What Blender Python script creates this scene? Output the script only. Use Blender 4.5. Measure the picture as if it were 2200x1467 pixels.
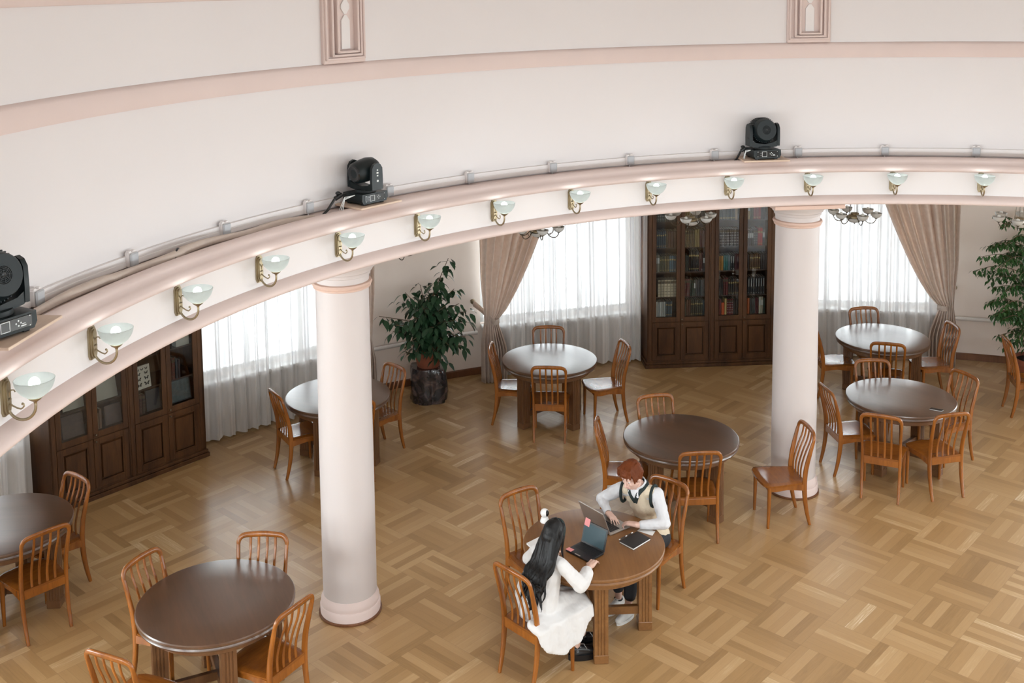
import bpy, bmesh, math, random
from mathutils import Vector, Matrix, Euler, Quaternion
for _o in list(bpy.data.objects): bpy.data.objects.remove(_o)
S = bpy.context.scene
COL = S.collection
PI = math.pi
R_ = math.radians
random.seed(7)

# ------------------------------------------------------------------ camera
CAMZ = 5.508
cam_d = bpy.data.cameras.new('camera'); cam = bpy.data.objects.new('camera', cam_d); COL.objects.link(cam)
cam_d.sensor_width = 36.0; cam_d.sensor_fit = 'HORIZONTAL'
cam_d.lens = 2347.147/2200*36.0
cam_d.shift_x = 0.0
cam_d.shift_y = -(733.5-210.9)/2200.0
cam_d.clip_start = .02; cam_d.clip_end = 200
pitch, roll = .10640, -.0098
_f = Vector((0, math.cos(pitch), -math.sin(pitch))); _u = Vector((0, math.sin(pitch), math.cos(pitch))); _r = Vector((1, 0, 0))
_r2 = math.cos(roll)*_r+math.sin(roll)*_u; _u2 = -math.sin(roll)*_r+math.cos(roll)*_u
_m = Matrix((_r2, _u2, -_f)).transposed().to_4x4(); _m.translation = Vector((0, 0, CAMZ))
cam.matrix_world = _m
S.camera = cam
# ------------------------------------------------------------------ colour management
S.view_settings.view_transform = 'Standard'; S.view_settings.look = 'None'
S.view_settings.gamma = 1.0; S.view_settings.use_curve_mapping = False
S.view_settings.exposure = 0.93
S.cycles.use_denoising = True
S.cycles.use_adaptive_sampling = True; S.cycles.adaptive_threshold = .025
S.cycles.max_bounces = 9; S.cycles.diffuse_bounces = 4; S.cycles.glossy_bounces = 3
S.cycles.transparent_max_bounces = 16; S.cycles.transmission_bounces = 6
S.cycles.sample_clamp_indirect = 6.0
# ------------------------------------------------------------------ world: bright overcast sky
W = bpy.data.worlds.new('world'); S.world = W; W.use_nodes = True
W.node_tree.nodes['Background'].inputs[0].default_value = (.93, .97, 1, 1)
W.node_tree.nodes['Background'].inputs[1].default_value = 2.0

# rotunda geometry, metres; C0 is its centre
CX, CY = 3.561, 4.890
RF, RD, RO, RS = 6.185, 6.53, 10.85, 10.62       # frieze, drum, outer wall, sheers
ZTOP = 8.3; ZC = 3.42
def pol(a, r, z=0.0):
    return Vector((CX+r*math.cos(R_(a)), CY+r*math.sin(R_(a)), z))
WIN = []                                        # (a0, a1) window bays, 16 round the ring
for k in range(8):
    c = 94.15+45*k
    WIN.append((c+5.6, c+17.7)); WIN.append((c-17.7, c-5.6))
UPW = [-75, -45, -15, 15, 45, -105, -135, -165]  # upper clerestory windows, camera side of the drum

def area_light(name, loc, target, sx, sy, power, col=(1, 1, 1)):
    d = bpy.data.lights.new(name, 'AREA'); d.shape = 'RECTANGLE'; d.size = sx; d.size_y = sy
    d.energy = power; d.color = col
    o = bpy.data.objects.new(name, d); COL.objects.link(o)
    o.location = loc; o.rotation_euler = (Vector(target)-Vector(loc)).to_track_quat('-Z', 'Z').to_euler()
    return o
P_WIN, P_UP, P_TOPFILL = 76.0, 20.5, 190.0
for a0, a1 in WIN:
    a = (a0+a1)/2
    area_light('window_daylight', pol(a, RO+.42, 1.85), pol(a, 0, 1.85), 2.3, 2.3, P_WIN*(1 if 60 < a % 360 < 165 else 2.7 if 10 < a % 360 < 225 else 1.3), (.93, .97, 1))
for a in UPW:
    w = {-75: .6, -45: 1.2, -15: 1.7, 15: 1.9, 45: 1.3}.get(a, .9)
    area_light('clerestory_daylight', pol(a, RD+.35, 6.9), pol(a+180, 2.5, 4.2), 1.5, 2.1, P_UP*w, (.985, .985, 1))

area_light('added_overhead_fill', (CX, CY, ZTOP+.95), (CX, CY, 0), 3.0, 3.0, P_TOPFILL, (.985, .985, 1))  # overhead fill lamp, added to brighten the floor against the drum wall

# ------------------------------------------------------------------ node helpers
def new_mat(name):
    m = bpy.data.materials.new(name); m.use_nodes = True
    nt = m.node_tree; nt.nodes.clear()
    out = nt.nodes.new('ShaderNodeOutputMaterial')
    b = nt.nodes.new('ShaderNodeBsdfPrincipled'); nt.links.new(b.outputs[0], out.inputs[0])
    return m, nt, b, out
def srgb(r, g, b):
    f = lambda c: (c/255/12.92) if c/255 <= .04045 else ((c/255+.055)/1.055)**2.4
    return (f(r), f(g), f(b), 1)
def mat(name, col, rough=.5, metal=0, coat=0, spec=.5, emit=None, es=0, bump=0, bscale=40, vary=0, vscale=3, trans=0, sheen=0, stretch=None):
    m, nt, b, out = new_mat(name)
    if len(col) == 3: col = (*col, 1)
    b.inputs['Base Color'].default_value = col; b.inputs['Roughness'].default_value = rough
    b.inputs['Metallic'].default_value = metal; b.inputs['Coat Weight'].default_value = coat
    b.inputs['Coat Roughness'].default_value = .12
    b.inputs['Specular IOR Level'].default_value = spec; b.inputs['Sheen Weight'].default_value = sheen
    b.inputs['Transmission Weight'].default_value = trans
    if emit: b.inputs['Emission Color'].default_value = (*emit[:3], 1); b.inputs['Emission Strength'].default_value = es
    if bump or vary:
        tc = nt.nodes.new('ShaderNodeTexCoord'); mp = nt.nodes.new('ShaderNodeMapping'); nt.links.new(tc.outputs['Object'], mp.inputs[0])
        if stretch: mp.inputs['Scale'].default_value = stretch
    if vary:
        n = nt.nodes.new('ShaderNodeTexNoise'); n.inputs['Scale'].default_value = vscale; n.inputs['Detail'].default_value = 6
        nt.links.new(mp.outputs[0], n.inputs['Vector'])
        mx = nt.nodes.new('ShaderNodeMix'); mx.data_type = 'RGBA'
        mx.inputs['A'].default_value = tuple(c*(1-vary) for c in col[:3])+(1,); mx.inputs['B'].default_value = tuple(min(1, c*(1+vary)) for c in col[:3])+(1,)
        nt.links.new(n.outputs[0], mx.inputs['Factor']); nt.links.new(mx.outputs['Result'], b.inputs['Base Color'])
    if bump:
        n2 = nt.nodes.new('ShaderNodeTexNoise'); n2.inputs['Scale'].default_value = bscale; n2.inputs['Detail'].default_value = 5
        nt.links.new(mp.outputs[0], n2.inputs['Vector'])
        bp = nt.nodes.new('ShaderNodeBump'); bp.inputs['Strength'].default_value = bump; bp.inputs['Distance'].default_value = .01
        nt.links.new(n2.outputs[0], bp.inputs['Height']); nt.links.new(bp.outputs[0], b.inputs['Normal'])
    return m
def wood(name, c1, c2, rough=.35, coat=.3, scale=6, stretch=(1, 1, .12), bump=.05):
    m, nt, b, out = new_mat(name)
    tc = nt.nodes.new('ShaderNodeTexCoord'); mp = nt.nodes.new('ShaderNodeMapping'); mp.inputs['Scale'].default_value = stretch
    nt.links.new(tc.outputs['Object'], mp.inputs[0])
    n = nt.nodes.new('ShaderNodeTexNoise'); n.inputs['Scale'].default_value = scale; n.inputs['Detail'].default_value = 8; n.inputs['Distortion'].default_value = 1.2
    nt.links.new(mp.outputs[0], n.inputs['Vector'])
    n2 = nt.nodes.new('ShaderNodeTexNoise'); n2.inputs['Scale'].default_value = scale*14; n2.inputs['Detail'].default_value = 3
    nt.links.new(mp.outputs[0], n2.inputs['Vector'])
    ad = nt.nodes.new('ShaderNodeMath'); ad.operation = 'MULTIPLY_ADD'; ad.inputs[1].default_value = .35
    nt.links.new(n2.outputs[0], ad.inputs[0]); nt.links.new(n.outputs[0], ad.inputs[2])
    cr = nt.nodes.new('ShaderNodeValToRGB'); cr.color_ramp.elements[0].position = .45; cr.color_ramp.elements[1].position = .85
    cr.color_ramp.elements[0].color = (*c1[:3], 1); cr.color_ramp.elements[1].color = (*c2[:3], 1)
    nt.links.new(ad.outputs[0], cr.inputs[0]); nt.links.new(cr.outputs[0], b.inputs['Base Color'])
    b.inputs['Roughness'].default_value = rough; b.inputs['Coat Weight'].default_value = coat; b.inputs['Coat Roughness'].default_value = .15
    bp = nt.nodes.new('ShaderNodeBump'); bp.inputs['Strength'].default_value = bump; bp.inputs['Distance'].default_value = .003
    nt.links.new(ad.outputs[0], bp.inputs['Height']); nt.links.new(bp.outputs[0], b.inputs['Normal'])
    return m

# ------------------------------------------------------------------ floor: basket-weave oak parquet
def floor_material():
    m, nt, b, out = new_mat('oak_parquet')
    def mt(op, a, b_=None, c=None):
        n = nt.nodes.new('ShaderNodeMath'); n.operation = op
        for i, v in enumerate((a, b_, c)):
            if v is None: continue
            if isinstance(v, (int, float)): n.inputs[i].default_value = v
            else: nt.links.new(v, n.inputs[i])
        return n.outputs[0]
    geo = nt.nodes.new('ShaderNodeNewGeometry'); sp = nt.nodes.new('ShaderNodeSeparateXYZ'); nt.links.new(geo.outputs['Position'], sp.inputs[0])
    sz = .477; a = R_(-42.3); ca, sa = math.cos(a)/sz, math.sin(a)/sz
    ox, oy = 2.677, 8.902
    X = mt('SUBTRACT', sp.outputs[0], ox); Y = mt('SUBTRACT', sp.outputs[1], oy)
    u = mt('MULTIPLY_ADD', X, ca, mt('MULTIPLY', Y, sa)); v = mt('MULTIPLY_ADD', X, -sa, mt('MULTIPLY', Y, ca))
    iu = mt('FLOOR', u); iv = mt('FLOOR', v); fu = mt('FRACT', u); fv = mt('FRACT', v)
    par = mt('FLOORED_MODULO', mt('ADD', iu, iv), 2.0)     # block (0,-1) runs along u
    par = mt('ROUND', par)
    # par==1 : planks along u
    def sel(x1, x0): return mt('ADD', mt('MULTIPLY', par, x1), mt('MULTIPLY', mt('SUBTRACT', 1.0, par), x0))
    across = sel(fv, fu); along = sel(fu, fv)
    NP = 6.0
    pi_ = mt('FLOOR', mt('MULTIPLY', across, NP)); pf = mt('FRACT', mt('MULTIPLY', across, NP))
    cv = nt.nodes.new('ShaderNodeCombineXYZ'); nt.links.new(iu, cv.inputs[0]); nt.links.new(iv, cv.inputs[1]); nt.links.new(pi_, cv.inputs[2])
    wn = nt.nodes.new('ShaderNodeTexWhiteNoise'); wn.noise_dimensions = '3D'; nt.links.new(cv.outputs[0], wn.inputs['Vector'])
    cv2 = nt.nodes.new('ShaderNodeCombineXYZ'); nt.links.new(iu, cv2.inputs[0]); nt.links.new(iv, cv2.inputs[1]); cv2.inputs[2].default_value = 31.7
    wb = nt.nodes.new('ShaderNodeTexWhiteNoise'); wb.noise_dimensions = '3D'; nt.links.new(cv2.outputs[0], wb.inputs['Vector'])
    cr = nt.nodes.new('ShaderNodeValToRGB'); e = cr.color_ramp.elements
    e[0].position = 0; e[0].color = (.33, .192, .078, 1); e[1].position = 1; e[1].color = (.76, .60, .42, 1)
    for p_, c_ in ((.2, (.41, .245, .102, 1)), (.55, (.47, .29, .128, 1)), (.86, (.54, .35, .170, 1)), (.95, (.63, .45, .25, 1))):
        k = e.new(p_); k.color = c_
    fac = mt('ADD', mt('MULTIPLY', wn.outputs[0], .86), mt('MULTIPLY', wb.outputs[0], .10))
    # grain
    gv = nt.nodes.new('ShaderNodeCombineXYZ')
    nt.links.new(mt('ADD', mt('MULTIPLY', along, 1.6), mt('MULTIPLY', wn.outputs[0], 37.0)), gv.inputs[0])
    nt.links.new(mt('ADD', mt('MULTIPLY', across, 22.0), mt('MULTIPLY', wb.outputs[0], 19.0)), gv.inputs[1])
    gn = nt.nodes.new('ShaderNodeTexNoise'); gn.inputs['Scale'].default_value = 1.5; gn.inputs['Detail'].default_value = 5; gn.inputs['Distortion'].default_value = .6
    nt.links.new(gv.outputs[0], gn.inputs['Vector'])
    fac2 = mt('ADD', fac, mt('MULTIPLY', mt('SUBTRACT', gn.outputs[0], .5), .42))
    nt.links.new(fac2, cr.inputs[0])
    # seams
    d1 = mt('ABSOLUTE', mt('SUBTRACT', pf, .5)); s1 = mt('GREATER_THAN', d1, .488)
    d2 = mt('ABSOLUTE', mt('SUBTRACT', along, .5)); s2 = mt('GREATER_THAN', d2, .4965)
    seam = mt('MAXIMUM', mt('MULTIPLY', s1, .35), mt('MULTIPLY', s2, .5))
    mx = nt.nodes.new('ShaderNodeMix'); mx.data_type = 'RGBA'; nt.links.new(seam, mx.inputs['Factor']); nt.links.new(cr.outputs[0], mx.inputs['A'])
    mx.inputs['B'].default_value = (.17, .09, .04, 1)
    nt.links.new(mx.outputs['Result'], b.inputs['Base Color'])
    rr = mt('ADD', .27, mt('MULTIPLY', gn.outputs[0], .14)); nt.links.new(rr, b.inputs['Roughness'])
    b.inputs['Coat Weight'].default_value = .45; b.inputs['Coat Roughness'].default_value = .22
    bp = nt.nodes.new('ShaderNodeBump'); bp.inputs['Strength'].default_value = .12; bp.inputs['Distance'].default_value = .002
    nt.links.new(mt('ADD', mt('SUBTRACT', 1.0, seam), mt('MULTIPLY', wn.outputs[0], .3)), bp.inputs['Height']); nt.links.new(bp.outputs[0], b.inputs['Normal'])
    return m

M = {}
M['floor'] = floor_material()
M['plaster'] = mat('cream_plaster', (.735, .70, .70), .7, bump=.03, bscale=25, vary=.02, vscale=1.2)
M['frieze'] = mat('white_frieze_plaster', (.76, .725, .72), .55, bump=.02, bscale=20)
M['pink'] = mat('pink_moulding_paint', (.70, .575, .54), .6, bump=.03, bscale=18, vary=.05, vscale=2)
M['pinkdeep'] = mat('deep_pink_paint', (.66, .475, .395), .55)
M['wallout'] = mat('beige_wall_paint', (.79, .69, .62), .75, bump=.03, bscale=22, vary=.03, vscale=1)
M['ceil'] = mat('white_ceiling_paint', (.8, .78, .75), .8)
M['colp'] = mat('column_plaster', (.60, .545, .53), .5, bump=.02, bscale=30)
M['base'] = wood('baseboard_wood', (.10, .035, .012), (.19, .075, .03), .4)
M['chair'] = wood('orange_brown_chair_wood', (.17, .050, .007), (.32, .105, .014), .26, .25, 7)
M['seat'] = wood('seat_veneer', (.16, .046, .007), (.29, .095, .014), .2, .4, 7, (.15, 1, 1))
M['tabd'] = wood('dark_table_wood', (.060, .026, .010), (.112, .050, .022), .30, .0, 4, (.1, 1, 1))
for _t in ('tabd',):
    for _n in M[_t].node_tree.nodes:
        if _n.type == 'BSDF_PRINCIPLED': _n.inputs['Specular IOR Level'].default_value = .8; _n.inputs['Coat Weight'].default_value = .6; _n.inputs['Coat Roughness'].default_value = .28
M['tabl'] = wood('mid_brown_table_wood', (.150, .063, .018), (.250, .114, .036), .38, .0, 4, (.1, 1, 1))
M['tableg'] = wood('table_leg_wood', (.085, .035, .012), (.16, .070, .026), .36, .1, 6)
M['cab'] = wood('walnut_bookcase_wood', (.036, .014, .005), (.098, .042, .015), .46, .0, 5)
for _n in M['cab'].node_tree.nodes:
    if _n.type == 'BSDF_PRINCIPLED': _n.inputs['Specular IOR Level'].default_value = .3
M['cabin'] = wood('bookcase_inside_wood', (.030, .012, .006), (.07, .03, .013), .5, .1, 5)
M['brass'] = mat('aged_brass', (.36, .30, .20), .35, .9)
M['bronze'] = mat('dark_bronze', (.12, .095, .065), .35, .85)
M['black'] = mat('black_plastic', (.012, .014, .015), .38, bump=.04, bscale=300)
M['blackg'] = mat('black_gloss', (.010, .012, .014), .12)
M['fixt'] = mat('charcoal_fixture_plastic', (.008, .014, .016), .4, spec=.35, bump=.03, bscale=200)
M['white'] = mat('white_plastic', (.8, .8, .79), .35)
M['print'] = mat('white_printed_marking', (.75, .78, .78), .5)
M['grey'] = mat('grey_plastic_cover', (.46, .47, .49), .5)
M['trunk'] = mat('white_cable_trunking', (.80, .76, .75), .5)
M['hose'] = mat('beige_conduit', (.52, .43, .37), .6, bump=.3, bscale=30, vary=.12, vscale=9)
M['ply'] = wood('pale_board', (.55, .40, .30), (.68, .53, .42), .6, 0, 5, (.2, 1, 1))
M['paper'] = mat('white_paper', (.8, .79, .77), .7)
M['terra'] = mat('terracotta', (.27, .085, .045), .6, vary=.1, vscale=6)
M['leaf'] = mat('dark_green_leaf', (.018, .055, .024), .32, vary=.4, vscale=14)
M['leaf2'] = mat('mid_green_leaf', (.022, .082, .016), .38, vary=.5, vscale=12)
M['stem'] = mat('plant_stem', (.12, .08, .045), .7, vary=.2, vscale=20)
M['soil'] = mat('potting_soil', (.02, .014, .01), .9, bump=.6, bscale=60)
M['pipe'] = mat('white_pipe_enamel', (.72, .68, .65), .4)
M['rad'] = mat('radiator_enamel', (.72, .69, .66), .4)

# ------------------------------------------------------------------ mesh helpers
class MB:
    def __init__(s): s.v = []; s.f = []; s.mi = []; s.k = 0
    def add(s, vs, fs, mi=None):
        o = len(s.v); s.v += [tuple(v) for v in vs]
        for f in fs: s.f.append(tuple(i+o for i in f)); s.mi.append(s.k if mi is None else mi)
        return s
    def box(s, x0, x1, y0, y1, z0, z1, mi=None, mtx=None, bev=0):
        if bev:
            b = bev; P = []
            for z, d in ((z0, b), (z0+b, 0), (z1-b, 0), (z1, b)):
                P.append([(x0+b, y0+d), (x1-b, y0+d), (x1-d, y0+b), (x1-d, y1-b), (x1-b, y1-d), (x0+b, y1-d), (x0+d, y1-b), (x0+d, y0+b)])
            vs = [(p[0], p[1], z) for pl, z in zip(P, (z0, z0+b, z1-b, z1)) for p in pl]
            fs = [tuple(reversed(range(8))), tuple(range(24, 32))]
            for k in range(3):
                for j in range(8): fs.append((k*8+j, k*8+(j+1) % 8, k*8+8+(j+1) % 8, k*8+8+j))
        else:
            vs = [(x, y, z) for z in (z0, z1) for (x, y) in ((x0, y0), (x1, y0), (x1, y1), (x0, y1))]
            fs = [(0, 3, 2, 1), (4, 5, 6, 7), (0, 1, 5, 4), (1, 2, 6, 5), (2, 3, 7, 6), (3, 0, 4, 7)]
        if mtx is not None: vs = [mtx @ Vector(v) for v in vs]
        return s.add(vs, fs, mi)
    def lathe(s, prof, n=32, mi=None, c=(0, 0, 0), mtx=None, a0=0, a1=2*PI, close=False):
        full = abs(a1-a0-2*PI) < 1e-6; m_ = n if full else n+1; vs = []; fs = []
        for r, z in prof:
            for j in range(m_):
                a = a0+(a1-a0)*j/n; vs.append((c[0]+r*math.cos(a), c[1]+r*math.sin(a), c[2]+z))
        L = len(prof)
        for i in range(L if close else L-1):
            i2 = (i+1) % L
            for j in range(n):
                j2 = (j+1) % m_ if full else j+1
                fs.append((i*m_+j, i*m_+j2, i2*m_+j2, i2*m_+j))
        if mtx is not None: vs = [mtx @ Vector(v) for v in vs]
        return s.add(vs, fs, mi)
    def sweep(s, pts, sec, up=None, mi=None, cap=True, closed=False):
        """sec: function(i, t)->list of (a,b) cross-section points, or (w,h) pair list"""
        pts = [Vector(p) for p in pts]; n = len(pts); rings = []
        prev = None
        for i, p in enumerate(pts):
            if closed: t = pts[(i+1) % n]-pts[i-1]
            else: t = pts[min(i+1, n-1)]-pts[max(i-1, 0)]
            t.normalize()
            if up is not None:
                u_ = Vector(up(i) if callable(up) else up)
                x = t.cross(u_)
                if x.length < 1e-5: x = t.orthogonal()
                x.normalize(); y = x.cross(t).normalized()
            else:
                if prev is None:
                    x = t.orthogonal().normalized()
                else:
                    x = prev-t*prev.dot(t)
                    x = x.normalized() if x.length > 1e-6 else t.orthogonal().normalized()
                y = t.cross(x)
            prev = x
            rings.append([p+x*a+y*b for a, b in sec(i, i/max(1, n-1))])
        k = len(rings[0]); vs = [v for r in rings for v in r]; fs = []
        for i in range(n if closed else n-1):
            i2 = (i+1) % n
            for j in range(k): fs.append((i*k+j, i*k+(j+1) % k, i2*k+(j+1) % k, i2*k+j))
        if cap and not closed: fs.append(tuple(reversed(range(k)))); fs.append(tuple((n-1)*k+j for j in range(k)))
        return s.add(vs, fs, mi)
    def tube(s, pts, r, n=8, mi=None, closed=False):
        rf = r if callable(r) else (lambda t: r)
        return s.sweep(pts, lambda i, t: [(rf(t)*math.cos(2*PI*j/n), rf(t)*math.sin(2*PI*j/n)) for j in range(n)], None, mi, True, closed)
    def bar(s, pts, w, h, up=(0, 1, 0), mi=None, r=.25):
        wf = w if callable(w) else (lambda t: w); hf = h if callable(h) else (lambda t: h)
        def sec(i, t):
            a, b = wf(t)/2, hf(t)/2; c = min(a, b)*r*2
            return [(a-c, -b), (a, -b+c), (a, b-c), (a-c, b), (-a+c, b), (-a, b-c), (-a, -b+c), (-a+c, -b)]
        return s.sweep(pts, sec, up, mi)
    def ell(s, c, r, mtx=None, nu=16, nv=10, mi=None):
        vs = []; fs = []
        for i in range(nv+1):
            t = PI*i/nv
            for j in range(nu):
                a = 2*PI*j/nu; v = Vector((r[0]*math.sin(t)*math.cos(a), r[1]*math.sin(t)*math.sin(a), r[2]*math.cos(t)))
                if mtx is not None: v = mtx @ v
                vs.append(v+Vector(c))
        for i in range(nv):
            for j in range(nu): fs.append((i*nu+j, (i+1)*nu+j, (i+1)*nu+(j+1) % nu, i*nu+(j+1) % nu))
        return s.add(vs, fs, mi)
    def cap(s, p0, r0, p1, r1, n=12, mi=None):
        """tapered capsule"""
        p0 = Vector(p0); p1 = Vector(p1); d = (p1-p0); L = d.length; d.normalize(); q = d.to_track_quat('Z', 'X').to_matrix()
        prof = [(r0*math.sin(t), -r0*math.cos(t)) for t in [PI/2*k/4 for k in range(0, 5)]]+[(r1*math.sin(t), L+r1*math.cos(t)) for t in [PI/2-PI/2*k/4 for k in range(0, 5)]]
        prof[0] = (1e-4, -r0); prof[-1] = (1e-4, L+r1)
        vs = []; fs = []
        for r, z in prof:
            for j in range(n):
                a = 2*PI*j/n; vs.append(p0+q @ Vector((r*math.cos(a), r*math.sin(a), z)))
        for i in range(len(prof)-1):
            for j in range(n): fs.append((i*n+j, i*n+(j+1) % n, (i+1)*n+(j+1) % n, (i+1)*n+j))
        fs.append(tuple(reversed(range(n)))); fs.append(tuple((len(prof)-1)*n+j for j in range(n)))
        return s.add(vs, fs, mi)
    def prism(s, poly, z0, z1, mi=None, mtx=None):
        n = len(poly); vs = [(x, y, z0) for x, y in poly]+[(x, y, z1) for x, y in poly]
        fs = [tuple(reversed(range(n))), tuple(range(n, 2*n))]+[(j, (j+1) % n, n+(j+1) % n, n+j) for j in range(n)]
        if mtx is not None: vs = [mtx @ Vector(v) for v in vs]
        return s.add(vs, fs, mi)
    def build(s, name, mats, parent=None, smooth=35, loc=None, rotz=0, weld=False):
        me = bpy.data.meshes.new(name); me.from_pydata(s.v, [], s.f)
        if not isinstance(mats, (list, tuple)): mats = [mats]
        for m in mats: me.materials.append(m)
        me.polygons.foreach_set('material_index', s.mi)
        if smooth: me.polygons.foreach_set('use_smooth', [True]*len(me.polygons))
        bm = bmesh.new(); bm.from_mesh(me)
        if weld: bmesh.ops.remove_doubles(bm, verts=bm.verts, dist=1e-5)
        bmesh.ops.recalc_face_normals(bm, faces=bm.faces); bm.to_mesh(me); bm.free()
        if smooth and smooth < 180: me.set_sharp_from_angle(angle=R_(smooth))
        me.update()
        o = bpy.data.objects.new(name, me); COL.objects.link(o)
        if parent: o.parent = parent
        if loc is not None: o.location = loc
        if rotz: o.rotation_euler = (0, 0, rotz)
        return o
def tag(o, label, cat, group=None):
    o['label'] = label; o['category'] = cat
    if group: o['group'] = group
    return o
def struct(o): o['kind'] = 'structure'; return o
def thing(name, label, cat, loc=(0, 0, 0), rotz=0, group=None):
    o = bpy.data.objects.new(name, None); o.empty_display_size = .05; COL.objects.link(o)
    o.location = loc; o.rotation_euler = (0, 0, rotz)
    return tag(o, label, cat, group)
KIDS = {}
def copy_tree(o, parent=None):
    c = o.copy(); COL.objects.link(c)
    if parent: c.parent = parent
    for ch in [x for x in ALL() if x.parent == o]: copy_tree(ch, c)
    return c
def ALL(): return list(bpy.data.objects)
def dup(root, loc, rotz, label, group=None):
    if root not in KIDS:
        KIDS[root] = [(ch, [g for g in bpy.data.objects if g.parent == ch]) for ch in bpy.data.objects if ch.parent == root]
    r = root.copy(); COL.objects.link(r); r.location = loc; r.rotation_euler = (0, 0, rotz); r['label'] = label
    if group: r['group'] = group
    for ch, gs in KIDS[root]:
        c = ch.copy(); COL.objects.link(c); c.parent = r
        for g in gs:
            d = g.copy(); COL.objects.link(d); d.parent = c
    return r
def arc(cx, cy, r, a0, a1, n): return [(cx+r*math.cos(R_(a0+(a1-a0)*k/n)), cy+r*math.sin(R_(a0+(a1-a0)*k/n))) for k in range(n+1)]
C0 = (CX, CY, 0)
# ================================================================== the setting
mb = MB(); mb.lathe([(0.001, 0), (RO+.3, 0)], 96, c=C0); mb.lathe([(RO+.3, 0), (RO+.3, -.1), (.001, -.1)], 96, c=C0)
struct(mb.build('floor', M['floor'], smooth=0))
# outer wall with window openings
mb = MB()
def wall_band(mb, a0, a1, z0, z1, r0=RO, r1=RO+.3, n=None):
    n = n or max(1, int(abs(a1-a0)/1.5)); mb.lathe([(r0, z0), (r0, z1), (r1, z1), (r1, z0)], n, c=C0, a0=R_(a0), a1=R_(a1), close=True)
ZS, ZH = .72, 3.0
wins = sorted([((a % 360), (b_ % 360)) for a, b_ in WIN])
mb.lathe([(RO, 0), (RO, ZS), (RO+.3, ZS), (RO+.3, 0)], 240, c=C0, close=True)
mb.lathe([(RO, ZH), (RO, ZC+.2), (RO+.3, ZC+.2), (RO+.3, ZH)], 240, c=C0, close=True)
for i, (a, b_) in enumerate(wins):
    nx = wins[(i+1) % len(wins)][0]
    wall_band(mb, b_, nx if nx > b_ else nx+360, ZS, ZH)
struct(mb.build('wall_outer', M['wallout'], weld=True))
# ambulatory ceiling, drum wall, dome ceiling
mb = MB(); mb.lathe([(6.9, ZC), (RO+.3, ZC), (RO+.3, ZC+.1), (6.9, ZC+.1)], 120, c=C0, close=True)
struct(mb.build('ceiling_gallery', M['ceil']))
mb = MB()
ups = sorted([((a-7.2) % 360, (a+7.2) % 360) for a in set((x % 360) for x in UPW)])
fixed = []
for a, b_ in ups: fixed.append((a, b_ if b_ > a else b_+360))
fixed.sort()
mb.lathe([(RD, 3.3), (RD, 5.85), (RD+.3, 5.85), (RD+.3, 3.3)], 240, c=C0, close=True)
mb.lathe([(RD, 7.95), (RD, ZTOP), (RD+.3, ZTOP), (RD+.3, 7.95)], 240, c=C0, close=True)
for i, (a, b_) in enumerate(fixed):
    nx = fixed[(i+1) % len(fixed)][0]
    if nx <= b_-1e-6: nx += 360
    if nx < b_: nx += 360
    wall_band(mb, b_, nx, 5.85, 7.95, RD, RD+.3)
struct(mb.build('wall_drum', M['plaster'], weld=True))
mb = MB(); mb.lathe([(1.7, ZTOP+.55), (3, ZTOP+.48), (5.2, ZTOP+.25), (RD+.3, ZTOP), (RD+.3, ZTOP+.2), (5.2, ZTOP+.45), (1.7, ZTOP+.75)], 96, c=C0, close=True)
struct(mb.build('ceiling_dome', M['ceil']))
# entablature
mb = MB(); mb.lathe([(6.93, 3.2), (6.15, 3.2), (6.10, 3.207), (6.088, 3.222), (6.09, 3.24), (6.105, 3.262), (6.15, 3.283), (6.185, 3.293), (6.30, 3.30), (6.93, 3.30)], 240, c=C0, close=True)
struct(mb.build('trim_1', M['pink'], smooth=50))
mb = MB(); mb.lathe([(RF, 3.293), (RF, 3.53), (6.93, 3.53), (6.93, 3.293)], 240, c=C0, close=True)
struct(mb.build('wall_frieze', M['frieze']))
mb = MB(); mb.lathe([(RF, 3.528), (6.160, 3.538), (6.152, 3.556), (6.162, 3.578), (6.20, 3.602), (6.235, 3.612), (6.245, 3.632), (6.27, 3.652), (6.30, 3.662), (6.325, 3.660), (6.335, 3.65), (6.34, 3.635), (RD+.1, 3.635), (RD+.1, 3.528)], 240, c=C0, close=True)
struct(mb.build('trim_2', M['pink'], smooth=50))
mb = MB(); mb.lathe([(RD+.05, 4.68), (RD-.035, 4.685), (RD-.04, 4.70), (RD-.04, 4.815), (RD-.03, 4.83), (RD+.0, 4.845), (RD+.05, 4.845)], 240, c=C0)
struct(mb.build('trim_3', M['pink'], smooth=50))
mb = MB(); mb.lathe([(RD+.05, 5.385), (RD-.025, 5.39), (RD-.035, 5.41), (RD-.035, 5.55), (RD+.05, 5.56)], 240, c=C0)
struct(mb.build('trim_4', M['pink'], smooth=50))
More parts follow.
